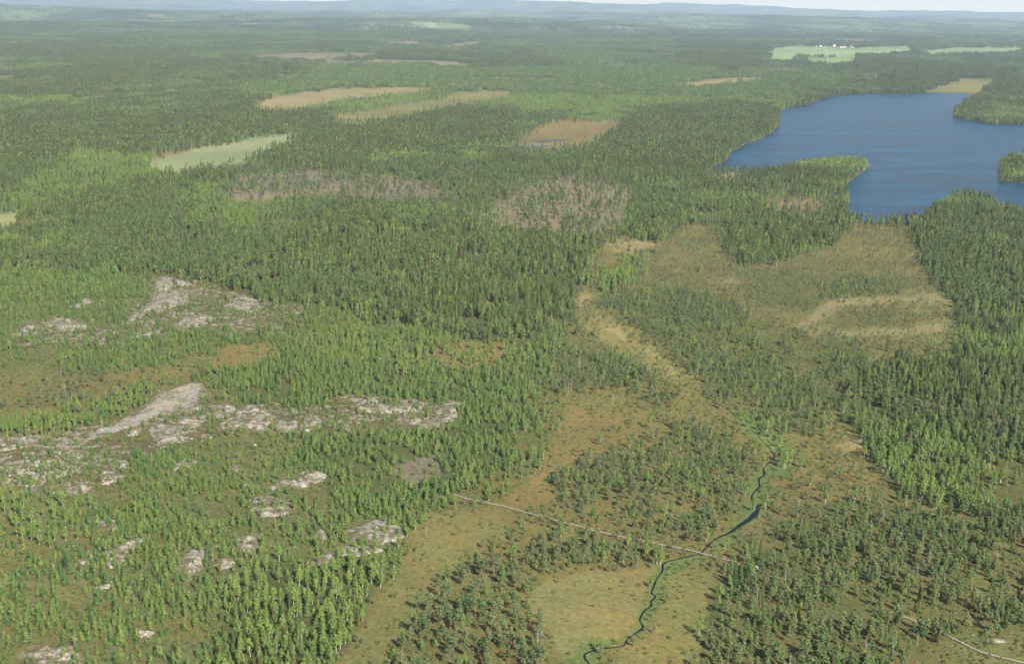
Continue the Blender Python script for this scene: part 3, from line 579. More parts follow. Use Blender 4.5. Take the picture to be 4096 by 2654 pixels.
def make(kind, lod, seed):
    r = np.random.default_rng(seed); tv, tf = [], []; q = (1, .4, .16)[lod]
    if kind == 'pine':
        H = 14.; P, rr = trunk_curve(H, .19, r); lo = r.uniform(.26, .42); n = int((30, 17, 9)[lod]); cc, cr_ = [], []
        for k in range(n):
            u = (k+r.random())/n; z = H*(lo+(1-lo)*u*.97); R_ = 2.25*((1-u)**.62*.9+.06)*min(1, .5+u*2.2)*r.uniform(.55, 1.1)
            a = r.uniform(0, 6.28); rad = R_*math.sqrt(r.uniform(.15, .8)); c = at_h(P, z)+np.array([rad*math.cos(a), rad*math.sin(a), .15*rad])
            cc.append(c); cr_.append(r.uniform(.65, 1.05)*(1, 1.25, 1.6)[lod]*(1-.5*u))
            if lod == 0: tube(tv, tf, at_h(P, z-.5), c, .05, .02, 3)
        if lod == 0:
            for k in range(5):
                z = H*r.uniform(.25, lo); a = r.uniform(0, 6.28); tube(tv, tf, at_h(P, z), at_h(P, z)+np.array([1.1*math.cos(a), 1.1*math.sin(a), .1]), .03, .01, 3)
        cv, cf = clusters(cc, cr_, .55, (34, 16, 7)[lod], (.42, .75, 1.4)[lod], r); mf, mb = M_PINE, M_PBARK
    elif kind == 'bog':
        H = 6.; P, rr = trunk_curve(H, .09, r, .06); lo = r.uniform(.3, .5); n = int((13, 8, 5)[lod]); cc, cr_ = [], []
        for k in range(n):
            u = (k+r.random())/n; z = H*(lo+(1-lo)*u*.97); rad = 1.0*(1-.7*u)*r.uniform(.3, 1.1); a = r.uniform(0, 6.28)
            c = at_h(P, z)+np.array([rad*math.cos(a), rad*math.sin(a), .1]); cc.append(c); cr_.append(r.uniform(.4, .65)*(1, 1.2, 1.5)[lod])
            if lod == 0: tube(tv, tf, at_h(P, z-.2), c, .03, .01, 3)
        cv, cf = clusters(cc, cr_, .6, (22, 11, 6)[lod], (.26, .42, .7)[lod], r); mf, mb = M_BOG, M_GBARK
    elif kind == 'young':
        H = 5.; P, rr = trunk_curve(H, .07, r, .02); n = int((520, 140, 48)[lod]); u = r.random(n)**1.35
        Rm = r.uniform(1.15, 1.65); prof = Rm*np.minimum(1, (u+.10)*5)*(1-u)**.92+.04; a = r.uniform(0, 6.28, n)
        lob = 1+.28*np.sin(a*3+r.uniform(0, 6)+u*9)+.15*np.sin(a*5+u*23); rad = prof*lob*np.sqrt(r.uniform(.35, 1, n))
        z = H*(.05+.95*u)+.3*rad; c = np.column_stack([rad*np.cos(a), rad*np.sin(a), z]); c[:, 0] += np.interp(z, P[:, 2], P[:, 0]); c[:, 1] += np.interp(z, P[:, 2], P[:, 1])
        nn = np.column_stack([np.cos(a), np.sin(a), np.full(n, .8)]); cv, cf = tufts(c, nn, np.full(n, (.31, .60, 1.0)[lod]), r); mf, mb = M_YOUNG, M_GBARK
    elif kind == 'spruce':
        H = 15.; P, rr = trunk_curve(H, .17, r, .005); n = int((900, 230, 60)[lod]); u = r.random(n)**1.15
        Rm = r.uniform(1.6, 2.2); lay = 19; uq = (np.floor(u*lay)+.5)/lay; ph = r.uniform(0, 6.28, lay+1)[np.floor(u*lay).astype(int)]
        a = r.uniform(0, 6.28, n); rad = Rm*(1-uq)**.85*(.8+.3*np.sin(a*4+ph))*np.sqrt(r.uniform(.15, 1, n))+.05
        z = H*(.09+.91*uq)-.28*rad+r.normal(0, .07, n); c = np.column_stack([rad*np.cos(a), rad*np.sin(a), z])
        nn = np.column_stack([np.cos(a)*.7, np.sin(a)*.7, np.full(n, .75)]); cv, cf = tufts(c, nn, np.full(n, (.46, .85, 1.6)[lod]), r); mf, mb = M_SPRUCE, M_GBARK
        tt = np.array([[0, 0, H*1.01]]); 
    elif kind == 'birch':
        H = 9.; P, rr = trunk_curve(H, .09, r, .035); lo = r.uniform(.2, .38); n = int((30, 14, 7)[lod]); cc, cr_ = [], []
        for k in range(n):
            u = (k+r.random())/n; z = H*(lo+(1-lo)*u*.96); rad = 1.15*math.sin(math.pi*min(1, .18+.82*u)**.9)*r.uniform(.2, 1.05); a = r.uniform(0, 6.28)
            c = at_h(P, z)+np.array([rad*math.cos(a), rad*math.sin(a), .2*rad]); cc.append(c); cr_.append(r.uniform(.45, .7)*(1, 1.3, 1.7)[lod]*(1.1-.4*u))
            if lod == 0: tube(tv, tf, at_h(P, z-.5), c, .025, .008, 3)
        cv, cf = clusters(cc, cr_, .95, (24, 14, 7)[lod], (.27, .5, .95)[lod], r); mf, mb = M_BIRCH, M_BBARK
    elif kind == 'dead':
        H = 9.; P, rr = trunk_curve(H, .13, r, .03)
        bv, bf = [], []
        for k in range(20):
            z = H*r.uniform(.35, .97); a = r.uniform(0, 6.28); L = r.uniform(.6, 1.7)*(1.3-z/H)
            p0 = at_h(P, z); p1 = p0+np.array([L*math.cos(a), L*math.sin(a), r.uniform(-.1, .5)*L]); tube(bv, bf, p0, p1, .045, .018, 3)
            a += r.uniform(-.8, .8); tube(bv, bf, p1, p1+np.array([.5*L*math.cos(a), .5*L*math.sin(a), .2]), .02, .008, 3)
        cv, cf = bv, bf; mf, mb = M_DEAD, M_DEAD
    for k in range(len(P)-1):
        if lod < 2 or k % 2 == 0: tube(tv, tf, P[k], P[min(len(P)-1, k+(2 if lod == 2 else 1))], rr[k]*(1, 1.15, 1.5)[lod], rr[min(len(P)-1, k+1)]*(1, 1.15, 1.5)[lod], (6, 4, 3)[lod])
    return [np.array(v) for v in cv], [list(map(int, f)) for f in cf], [np.array(v) for v in tv], [list(map(int, f)) for f in tf], mf, mb, H
KN = dict(pine='pine_tree', young='young_pine', spruce='spruce_tree', birch='birch_tree', bog='bog_pine', dead='dead_tree')
WID = dict(pine=1.3, young=1.12, spruce=1.15, birch=1.22, bog=1.4, dead=1.2)
PROTO = {}; PARTS = {}; HGT = {}
NV = 9
for ki, kind in enumerate(KN):
    col = bpy.data.collections.new(KN[kind]+'_shapes'); PROTO[kind] = col; PARTS[kind] = []
    for lod in range(3):
        for v in range((NV, 5, 4)[lod]):
            cv, cf, tv, tf, mf, mb, H = make(kind, lod, 1000*ki+100*lod+v); HGT[kind] = H
            vs = cv+tv; fs = cf+[[i+len(cv) for i in f] for f in tf]
            me = mesh_of(KN[kind]+'_shape', vs, fs, [mf, mb], [0]*len(cf)+[1]*len(tf))
            o = bpy.data.objects.new('%s_shape_%s' % (KN[kind], 'abcdefghijklmnopqrstuvwxyz'[len(col.objects)]), me); col.objects.link(o)
            if lod == 0: PARTS[kind].append((mesh_of('crown', cv, cf, [mf]), mesh_of('trunk', tv, tf, [mb])))
def instancer(name, col, pts, rotz, scl, idx, label, cat, tilt=None):
    me = bpy.data.meshes.new(name); n = len(pts); me.vertices.add(n); me.vertices.foreach_set('co', np.asarray(pts, float).ravel())
    ro = np.zeros((n, 3)); ro[:, 2] = rotz
    if tilt is not None: ro[:, :2] = tilt
    a = me.attributes.new('rot', 'FLOAT_VECTOR', 'POINT'); a.data.foreach_set('vector', ro.ravel())
    a = me.attributes.new('scl', 'FLOAT_VECTOR', 'POINT'); a.data.foreach_set('vector', np.asarray(scl, float).ravel())
    a = me.attributes.new('vid', 'INT', 'POINT'); a.data.foreach_set('value', np.asarray(idx, np.int32))
    o = obj(name, me); tag(o, label, cat, kind='stuff')
    ng = bpy.data.node_groups.new(name, 'GeometryNodeTree')
    ng.interface.new_socket('Geometry', in_out='INPUT', socket_type='NodeSocketGeometry'); ng.interface.new_socket('Geometry', in_out='OUTPUT', socket_type='NodeSocketGeometry')
    N = ng.nodes; L = ng.links; gi = N.new('NodeGroupInput'); go = N.new('NodeGroupOutput'); ip = N.new('GeometryNodeInstanceOnPoints')
    ci = N.new('GeometryNodeCollectionInfo'); ci.inputs['Collection'].default_value = col; ci.inputs['Separate Children'].default_value = True; ci.inputs['Reset Children'].default_value = True
    def na(nm, t):
        x = N.new('GeometryNodeInputNamedAttribute'); x.data_type = t; x.inputs['Name'].default_value = nm
        return [s for s in x.outputs if s.enabled and s.name == 'Attribute'][0]
    L.new(gi.outputs[0], ip.inputs['Points']); L.new(ci.outputs[0], ip.inputs['Instance']); ip.inputs['Pick Instance'].default_value = True
    L.new(na('vid', 'INT'), ip.inputs['Instance Index']); L.new(na('rot', 'FLOAT_VECTOR'), ip.inputs['Rotation']); L.new(na('scl', 'FLOAT_VECTOR'), ip.inputs['Scale'])
    L.new(ip.outputs[0], go.inputs[0]); md = o.modifiers.new('scatter', 'NODES'); md.node_group = ng
    return o
# candidate sites in distance rings (polar so that the density can follow distance)
def ring(r0, r1, sp, half=25.5):
    n = int(0.5*(r1*r1-r0*r0)*2*math.radians(half)/(sp*sp))
    m = int((2*r1*math.sin(math.radians(half)))/sp)+1; k = int((r1)/sp)+1
    gx, gy = np.meshgrid(np.arange(-m//2-1, m//2+2), np.arange(int(r0*.88/sp)-1, k+1))
    x = (gx.ravel()+rng.uniform(-.5, .5, gx.size)*.98)*sp; y = (gy.ravel()+rng.uniform(-.5, .5, gx.size)*.98)*sp
    d = np.hypot(x, y); a = np.degrees(np.arctan2(x, y)); q = (d >= r0) & (d < r1) & (np.abs(a) < half)
    return x[q], y[q]
def blocked_rock(x, y):
    b = np.zeros(len(x), bool)
    for P in OUTP:
        q = (x > P[:, 0].min()) & (x < P[:, 0].max()) & (y > P[:, 1].min()) & (y < P[:, 1].max())
        i = np.nonzero(q)[0]
        if len(i): b[i] |= inpoly(x[i], y[i], [tuple(p) for p in P])
    return b
outs = []
for i, p in enumerate(OUT):
    r_ = outcrop(i, p)
    if r_: outs.append(r_)
SCP = np.array([(222,1002),(262,988),(310,962),(360,930),(405,900),(440,888),(474,890),(470,912),(480,925),(440,945),(380,962),(320,985),(270,1003),(240,1006)])*V
_x, _y, _ = unproj(SCP[:, 0], SCP[:, 1]); SCW = list(zip(_x, _y))
SX, SY, _ = unproj([p[0] for p in STREAM], [p[1] for p in STREAM])
BW = unproj([1815,1970,2134,2337,2513,2665,2786,2957], [1978,2017,2059,2112,2153,2183,2209,2257])
BW2 = unproj([3553,3742,3807,3867,3939,4030,4093,4160], [2447,2518,2552,2582,2613,2637,2652,2668])
def near_line(x, y, LX, LY, w):
    b = np.zeros(len(x), bool)
    for k in range(len(LX)-1):
        a = np.array([LX[k], LY[k]]); ab = np.array([LX[k+1], LY[k+1]])-a
        t = np.clip(((x-a[0])*ab[0]+(y-a[1])*ab[1])/(ab@ab+1e-9), 0, 1)
        b |= np.hypot(x-a[0]-t*ab[0], y-a[1]-t*ab[1]) < w
    return b
TALL = [SN.index(k) for k in ('mix', 'pine', 'spruce', 'green', 'lakegreen', 'rforest', 'rlow', 'openpine', 'birchmix')]
LOW = [SN.index(k) for k in ('none', 'bogthin', 'bog', 'seed', 'bogleft', 'youngsparse')]
def stand(x, y, z, jit, hh):
    '''what the photo shows at a tree's crown counts as well as what it shows at its foot'''
    px, py = proj(x, y, z); g, s = classify(px, py, jit); g, s = patches(x, y, g, s); px, py = proj(x, y, z+hh); g2, s2 = classify(px, py, jit)
    hid = np.isin(s, TALL) & np.isin(s2, LOW) & (rng.random(len(x)) < .85)
    return g, s, hid
TR = {k: [] for k in KN}
for (r0, r1, sp_) in ((380, 1000, 3.2), (1000, 1800, 3.8), (1800, 3600, 5.0)):
    x, y = ring(r0, r1, sp_); z = np.maximum(terrain(x, y), .3); g, s, hid = stand(x, y, z, 12, 9)
    ok = ~hid & ~inlake(*proj(x, y, 0*z+.15)) & ~near_line(x, y, SX, SY, 1.6) & ~near_line(x, y, BW[0], BW[1], 1.5) & ~near_line(x, y, BW2[0], BW2[1], 1.5)
    rb = blocked_rock(x, y); ok &= ~inpoly(x, y, SCW); ok &= (~rb) | (rng.random(len(x)) < .42)
    clump = fbm(x/16, y/16, 77, 3); cl2 = fbm(x/55, y/55, 78, 3)
    u = rng.random(len(x)); area = sp_*sp_
    for si, sn in enumerate(SN):
        if not ST[sn]: continue
        m0 = ok & (s == si); dens = sum(t[1] for t in ST[sn]); open_ = 1.0 if dens > .034 else 1.6
        mod = np.clip(1+(clump-.5)*(2.6 if open_ == 1 else 2.8)+(cl2-.5)*(2.4 if open_ == 1 else 2.2), .05, 2.6)
        acc = 0; 
        shift = (fbm(x/45, y/45, 80, 2)-.5)
        for (kd, de, h0, h1) in ST[sn]:
            kmod = mod*np.clip(1+shift*(2.4 if kd in ('birch', 'spruce') else -.8), .1, 3)
            p = de*area*kmod; hi = acc+p
            m = m0 & (u >= acc) & (u < hi); acc = hi
            i = np.nonzero(m)[0]; hh = h0+(h1-h0)*rng.beta(1.5, 1.9, len(i))
            TR[kd].append(np.column_stack([x[i], y[i], z[i], hh, np.full(len(i), si)]))
for k in TR: TR[k] = np.vstack(TR[k]); print('TREES', k, len(TR[k]))
# ---- individual trees
LM = [((90,700),'on the rocky heath at the upper left'),((380,700),'beside the pale granite slabs on the upper heath'),((640,740),'in front of the tall pine stand on the upper heath'),
((860,790),'in the bright green thicket in the middle of the picture'),((150,930),'on the brown bog at the left edge'),((150,1000),'along the foot of the grey scree ridge on the left'),
((520,900),'behind the tip of the grey scree ridge'),((420,1010),'among the boulders below the grey scree ridge'),((90,1090),'in the boulder field at the left edge'),
((90,1200),'among the pale leafing birches at the left edge'),((330,1160),'below the boulder field on the left heath'),((620,1060),'on the open heath between scree ridge and middle slabs'),
((900,960),'around the pinkish slabs in the middle'),((1000,1080),'beside the bare greyish patch near the bog edge'),((700,1120),'around the elongated slab left of the bog edge'),
((640,1200),'beside the round ribbed slab on the heath'),((850,1180),'uphill of the largest grey slab beside the bog'),((850,1260),'on and around the largest grey slab beside the bog'),
((750,1290),'by the small rock pool left of the largest slab'),((260,1280),'around the long broken slab on the lower left heath'),((470,1300),'around the twin striped slabs on the lower left heath'),
((90,1380),'on the dense young heath at the lower left edge'),((300,1420),'between the striped slabs and the bottom edge'),((120,1510),'around the bare rocks in the bottom left corner'),
((400,1500),'at the bottom edge left of the birch grove'),((600,1400),'at the upper rim of the light green birch grove'),((760,1370),'on the bog side of the light green birch grove'),
((560,1490),'in the left half of the light green birch grove'),((710,1490),'in the right half of the light green birch grove'),((870,1330),'at the bog edge below the largest grey slab'),
((1000,1470),'at the left tip of the bog pine group at the bottom'),((1120,1380),'in the upper bog pine group at the bottom'),((1200,1490),'in the bog pine group left of the round sedge meadow'),
((1300,1280),'between the plank path and the round sedge meadow'),((1470,1290),'upstream of the round sedge meadow'),((1350,1170),'on the brown bog above the long plank path'),
((1550,1180),'on the bog between the long plank path and the wide pool'),((1600,1050),'in the bog pine belt left of the stream'),((1780,1050),'around the birches at the bend of the stream'),
((1790,1200),'on the bog right of the wide pool'),((1900,1130),'on the sloping bog below the dark forest'),((1750,1340),'around the lone boulder at the end of the plank path'),
((1700,1450),'at the left edge of the lower right forest'),((1850,1270),'in the upper left of the lower right forest'),((2000,1230),'along the upper rim of the lower right forest'),
((1850,1400),'in the heart of the lower right forest'),((1800,1510),'at the bottom edge of the lower right forest'),((2050,1350),'around the bare strip in the lower right forest'),
((2000,1500),'between the bottom edge and the curving plank path'),((2180,1280),'in the right part of the lower right forest'),((2150,1420),'beside the upper end of the curving plank path'),
((2320,1380),'at the right edge above the curving plank path'),((2320,1510),'in the open corner around the curving plank path'),((2200,1100),'in the dark forest on the right slope'),
((2050,980),'at the bog edge of the dark forest on the right'),((2300,900),'high in the dark forest at the right edge'),((1800,880),'in the pine belt in the middle of the right bog'),
((1500,720),'by the brown trail at the top of the stream'),((2000,620),'on the wide bog in front of the lake'),((1300,860),'at the upper end of the long bog')]
LP = np.array([l[0] for l in LM], float)
ADJ = dict(pine='mature pine', young='bushy young pine', spruce='narrow pointed spruce', birch='light green birch', bog='stunted bog pine', dead='leafless grey dead tree')
CAT = dict(pine='pine', young='young pine', spruce='spruce', birch='birch', bog='bog pine', dead='dead tree')
def add_tree(kind, x, y, z, h, label, group=None, variant=None, rot=None, wid=1., tilt=(0, 0)):
    v = rng.integers(NV) if variant is None else variant; sc = h/HGT[kind]
    root = bpy.data.objects.new(KN[kind], None); root.empty_display_size = .3; link(root)
    root.location = (x, y, z-.05); root.rotation_euler = (tilt[0], tilt[1], rng.uniform(0, 6.28) if rot is None else rot)
    w = sc*wid*(h/HGT[kind])**-.15*WID[kind]; root.scale = (w, w, sc)
    a = bpy.data.objects.new('branches' if kind == 'dead' else 'crown', PARTS[kind][v][0]); b = bpy.data.objects.new('trunk', PARTS[kind][v][1])
    link(a, root); link(b, root); tag(root, label, CAT[kind], group); return root
# trees singled out by hand (photo pixel of the foot, kind, height, label)
HAND = [(2977,2254,'pine',11.5,'dark-crowned pine with bare reddish trunk at the right end of the long plank path'),(2987,2262,'dead',9.5,'bleached dead pine with bare branches beside the reddish pine at the plank path end'),
(2628,2257,'birch',10.5,'tall white-stemmed birch beside the stream bend above the sedge meadow'),(2640,2259,'birch',9.6,'thinner white birch just right of the tall birch at the stream bend'),
(2596,2350,'birch',6.5,'lone slanting birch on the left bank in the sedge meadow'),(2503-12,2330,'bog',2.6,'tiny pale sapling left of the slanting birch in the sedge meadow'),
(2390,2600,'birch',5.0,'small forked birch at the lowest stream bend'),(2826,2168,'birch',8,'birch left of the stream just above the plank path'),(2897,2192,'birch',5.5,'low leaning birch over the green stream bank'),
(3015,2045,'birch',8,'birch on the left bank at the wide pool'),(3062,2035,'birch',9,'birch on the right bank at the wide pool'),
(3124,1850,'birch',9,'leftmost white birch in the clump at the stream bend'),(3136,1872,'birch',10,'forked front birch in the clump at the stream bend'),(3143,1871,'birch',10,'second front birch in the clump at the stream bend'),
(3162,1858,'birch',9.5,'rightmost white birch in the clump at the stream bend'),(3115,1845,'birch',8.5,'back birch in the clump at the stream bend'),(3057,1865,'birch',8,'solitary white birch left of the clump at the stream bend'),(3206,1870,'birch',7,'small birch right of the clump at the stream bend'),
(3129,803,'birch',17,'tall slim birch at the far left of the reddish clearing by the lake'),(3156,832,'birch',16,'tall birch in the front left of the reddish clearing by the lake'),(3174,829,'birch',18,'tall birch left of centre on the reddish clearing by the lake'),
(3210,798,'birch',16,'rear centre birch on the reddish clearing by the lake'),(3238,828,'birch',18,'left birch of the three in a row on the reddish clearing by the lake'),(3246,826,'birch',17,'middle birch of the three in a row on the reddish clearing by the lake'),
(3267,823,'birch',19,'stout white birch right of centre on the reddish clearing by the lake'),(3281,826,'birch',16,'rightmost birch on the reddish clearing by the lake'),(3140,806,'birch',14,'thin birch second from the left on the reddish clearing by the lake'),
(1487,2333,'birch',10,'front birch of the group at the bog edge below the largest slab'),(1509,2328,'birch',11,'tallest birch of the group at the bog edge below the largest slab'),(1530,2290,'birch',9,'rear birch of the group at the bog edge below the largest slab'),
(1376,2435,'birch',8,'birch in front of the grove where the grassy bog begins'),(1429,2388,'birch',7,'slender birch alone at the grassy bog edge'),(1344,2405,'birch',11.5,'broad birch at the right rim of the grove'),
(3192,2062,'dead',9,'pale dead pine with twiggy crown right of the wide pool'),(3475,2045,'dead',8,'dead snag at the upper rim of the lower right forest'),(2275,1572,'dead',8,'white dead tree where the bog meets the young forest'),(2285,1560,'dead',9,'twin dead tree behind the white one at the bog edge'),
(2383,1548,'dead',7,'grey snag in the middle of the upper bog'),(2320,1490,'dead',11,'tallest thin snag at the upper end of the bog'),(2452,1612,'dead',7,'lone bare trunk on the brown bog'),(2238,1702,'dead',6,'bare stick standing on the brown bog near the forest edge'),
(3142,2345,'dead',8,'dead pine with curved branches near the lone boulder'),(3130,2335,'pine',9,'orange-trunked pine beside the curved dead pine near the lone boulder'),(2150,2600,'dead',9,'grey dead tree in the bog pine group at the bottom edge'),
(275,1095,'pine',17,'tall pine with long red trunk at the edge of the stand on the left'),(488,1090,'pine',16,'tall pine with orange trunk left of the upper slabs'),(943,1160,'pine',17,'tall pine with bare trunk above the right upper slab'),
(1057,1148,'pine',18,'tall pine with bare grey trunk beyond the right end of the upper slabs'),(1433,1245,'pine',20,'very tall pine with leaning grey trunk at the front of the stand'),(1394,1240,'pine',17,'slim pine left of the leaning grey trunk'),
(1562,1278,'pine',19,'tall bare-trunked pine at the corner of the spruce stand'),(1600,1278,'pine',18,'tall pine right at the corner of the spruce stand'),(1662,1318,'pine',22,'tallest grey-trunked tree before the bright green thicket'),
(1712,1322,'birch',14,'tall bent birch before the bright green thicket'),(1655,1300,'spruce',20,'dark spruce behind the tallest grey-trunked tree'),(1640,1296,'spruce',19,'dark spruce left of the tallest grey-trunked tree'),
(640,2625,'young',7.5,'big round pine at the bottom edge left of the grove'),(715,2615,'spruce',8,'yellowish spruce beside the big round pine at the bottom edge'),(935,2600,'spruce',9,'layered spruce at the left foot of the grove'),
(775,2262,'spruce',3.4,'small spruce growing on the striped slab'),(1500,2165,'young',4.2,'young pine growing on the largest grey slab'),(1425,2185,'young',3,'smaller young pine on the left of the largest grey slab'),
(160,2325,'young',5,'broad young pine near the left edge below the pale birches')]
hp = np.array([(a[0], a[1]) for a in HAND], float); HX, HY, HZ = unproj(hp[:, 0], hp[:, 1])
for (a, x, y) in zip(HAND, HX, HY):
    z = max(float(terrain(x, y)), .3)
    tl = (0, .35) if 'slanting' in a[4] or 'low leaning' in a[4] else (0, 0)
    add_tree(a[2], x, y, z, a[3], a[4], None, wid=(.75 if a[2] == 'birch' and a[3] > 13 else 1), tilt=tl, rot=(0 if tl[1] else None))
for kd in KN:
    T = TR[kd]; d = np.sqrt(T[:, 0]**2+T[:, 1]**2+CAMZ**2); px, py = proj(T[:, 0], T[:, 1], T[:, 2]); _, pyt = proj(T[:, 0], T[:, 1], T[:, 2]+T[:, 3])
    clear = ~np.array([False]*len(T))
    for x, y in zip(HX, HY): clear &= np.hypot(T[:, 0]-x, T[:, 1]-y) > 2.2
    T = T[clear]; d = d[clear]; px = px[clear]; py = py[clear]; pyt = pyt[clear]
    vis = (px > 5) & (px < PW-5) & (pyt > 0) & (pyt < PH-12)
    size = np.where(vis, T[:, 3]/d, 0); nh = sum(a[2] == kd for a in HAND)
    order = np.argsort(-size)[:max(0, 300-nh)]; order = order[size[order] > 0]
    pick = np.zeros(len(T), bool); pick[order] = True
    vx = np.column_stack([px, (py+pyt)/2])/V; zone = np.array([np.argmin(((LP-q)**2 * [1, 1.6]).sum(1)) for q in vx[order]])
    for zi in np.unique(zone):
        mem = order[zone == zi]; hs = T[mem, 3]; rk_ = np.argsort(-hs)
        mem = mem[rk_]; adj = {}
        if len(mem) > 1:
            fill = lambda i, w: adj.setdefault(int(i), w)
            fill(mem[0], 'tallest'); fill(mem[-1], 'smallest')
            if len(mem) > 3:
                fill(mem[np.argmin(px[mem])], 'leftmost'); fill(mem[np.argmax(px[mem])], 'rightmost'); fill(mem[np.argmax(py[mem])], 'frontmost'); fill(mem[np.argmin(py[mem])], 'rearmost')
        for j, ii in enumerate(mem):
            x, y, z, h, si = T[ii]; w_ = adj.get(int(ii), '')
            if not w_ and len(mem) > 8: w_ = ('tall', 'middling', 'low')[min(2, 3*j//len(mem))]
            base_ = ADJ[kd]+' '+LM[zi][1]; lab = (w_+' '+base_).strip()
            add_tree(kd, x, y, z, h, lab, (ADJ[kd]+('es ' if kd == 'birch' else 's ')+LM[zi][1]), tilt=tuple(rng.normal(0, .03, 2)))
    T = T[~pick]; d = d[~pick]; n = len(T)
    if n == 0: continue
    lod = np.where(d < 1150, 0, np.where(d < 2100, 1, 2)); base = np.array([0, NV, NV+5]); cnt = np.array([NV, 5, 4])
    idx = base[lod]+(rng.random(n)*cnt[lod]).astype(int); sc = T[:, 3]/HGT[kd]; w = sc*(sc**-.15)*rng.uniform(.85, 1.2, n)*WID[kd]
    nm = dict(pine='pine_forest', young='young_pine_growth', spruce='spruce_forest', birch='birch_wood', bog='bog_pine_growth', dead='dead_trees')[kd]
    instancer(nm, PROTO[kd], T[:, :3]-[0, 0, .05], rng.uniform(0, 6.28, n), np.column_stack([w, w, sc]), idx, dict(pine='mature pine forest covering the middle distance', young='young pines spread over the heath', spruce='dark spruce woods of the middle distance', birch='light green birch woods of the middle distance', bog='stunted pines scattered over the bogs', dead='grey snags standing in bog and forest')[kd], 'trees', tilt=rng.normal(0, .03, (n, 2)))
# ---- distant forest: groups of trees
col = bpy.data.collections.new('distant_groups')
for gi_, kinds in enumerate((['spruce', 'pine', 'spruce'], ['pine', 'pine', 'spruce', 'birch'], ['birch', 'birch', 'young', 'pine'])):
    for v in range(3):
        r = np.random.default_rng(500+gi_*10+v); vs, fs, mi = [], [], []; mats = [M_SPRUCE, M_PINE, M_BIRCH, M_YOUNG, M_GBARK]
        for k in range(15):
            kd = kinds[r.integers(len(kinds))]; cv, cf, tv, tf, mf, mb, H = make(kd, 2, 9000+gi_*100+v*20+k)
            a = r.uniform(0, 6.28); rad = 13.5*math.sqrt(r.random()); sc = r.uniform(11, 17)/H*(.75 if kd in ('birch', 'young') else 1); o_ = np.array([rad*math.cos(a), rad*math.sin(a), 0]); b = len(vs)
            ws = sc*(.6 if kd == 'young' else 1.0)
            vs += [q*np.array([ws, ws, sc])+o_ for q in cv]; fs += [[i+b for i in f] for f in cf]; mi += [mats.index(mf)]*len(cf)
            b = len(vs); vs += [q*np.array([ws, ws, sc])+o_ for q in tv]; fs += [[i+b for i in f] for f in tf]; mi += [4]*len(tf)
        me = mesh_of('distant_group', vs, fs, mats, mi); o = bpy.data.objects.new('distant_group_%s' % 'abcdefghi'[gi_*3+v], me); col.objects.link(o)
pts = []; ids = []; scs = []
for (r0, r1, sp_, half) in ((3600, 6500, 21, 23.5), (6500, 10500, 27, 22.5), (10500, 15500, 38, 22.5), (15500, 25000, 64, 22.5)):
    x, y = ring(r0, r1, sp_, half); z = np.maximum(terrain(x, y), .3); g, s, hid = stand(x, y, z, 5, 11)
    ok = ~hid & ~inlake(*proj(x, y, 0*z+.15))
    grn = (s == SN.index('green')); drk = (s == SN.index('spruce')); non = np.isin(s, [SN.index(k) for k in ('none', 'bogthin')])
    n_ = fbm(x/200, y/330, 99, 3)
    t = np.where(grn, 2, np.where(drk, 0, np.where(n_ > .60, 2, np.where(n_ > .47, 1, 0))))
    gap = (fbm(x/160+5, y/260, 101, 3) > .70) & (rng.random(len(x)) < .8)
    m = ok & ~non & ~gap
    k = m.sum(); pts.append(np.column_stack([x, y, z])[m]); ids.append(t[m]*3+rng.integers(0, 3, k)); u = rng.uniform(.85, 1.15, k); ww = sp_/23*rng.uniform(.95, 1.15, k)
    scs.append(np.column_stack([ww, ww, u*(.8+.45*fbm(x[m]/300, y[m]/300, 55, 2))]))
pts = np.vstack(pts); ids = np.concatenate(ids); scs = np.vstack(scs); print('GROUPS', len(pts))
instancer('distant_forest', col, pts, rng.uniform(0, 6.28, len(pts)), scs, ids, 'unbroken conifer and birch forest rolling away to the horizon', 'forest')
# ---- heather and low shrubs
col = bpy.data.collections.new('shrub_shapes')
for v in range(4):
    r = np.random.default_rng(700+v); n = 60; d = r.normal(0, 1, (n, 3)); d[:, 2] = np.abs(d[:, 2]); d /= np.linalg.norm(d, axis=1)[:, None]
    cv, cf = tufts(d*np.array([.75, .75, .5])*r.uniform(.5, 1, (n, 1)), d+[0, 0, .6], np.full(n, .3), r)
    me = mesh_of('shrub', cv, cf, [M_YOUNG if v == 3 else M_HEATHER]); o = bpy.data.objects.new('shrub_shape_%s' % 'abcd'[v], me); col.objects.link(o)
x, y = ring(380, 1250, 2.5); z = np.maximum(terrain(x, y), .3); px, py = proj(x, y, z); g, s = classify(px, py)
dn = np.zeros(len(x))
for gname, q in dict(heath=.8, stony=.4, floor=.4, olive=.6, bog=.5, grassbog=.16, orange=.25, lush=.6, sedge=.05, clear=.2).items(): dn[g == GN.index(gname)] = q
m = (rng.random(len(x)) < dn*np.clip(fbm(x/12, y/12, 31, 3)*2.6-.4, 0, 2)) & ~blocked_rock(x, y) & ~near_line(x, y, SX, SY, 1.3) & ~near_line(x, y, BW[0], BW[1], 1.3) & ~near_line(x, y, BW2[0], BW2[1], 1.3)
k = m.sum(); u = rng.uniform(.5, 1.5, k)**1.3; print('SHRUBS', k)
instancer('heather_shrubs', col, np.column_stack([x, y, z])[m], rng.uniform(0, 6.28, k), np.column_stack([u, u, u*rng.uniform(.6, 1.2, k)]), rng.integers(0, 4, k), 'low heather and dwarf shrubs covering heath and bog', 'shrubs')
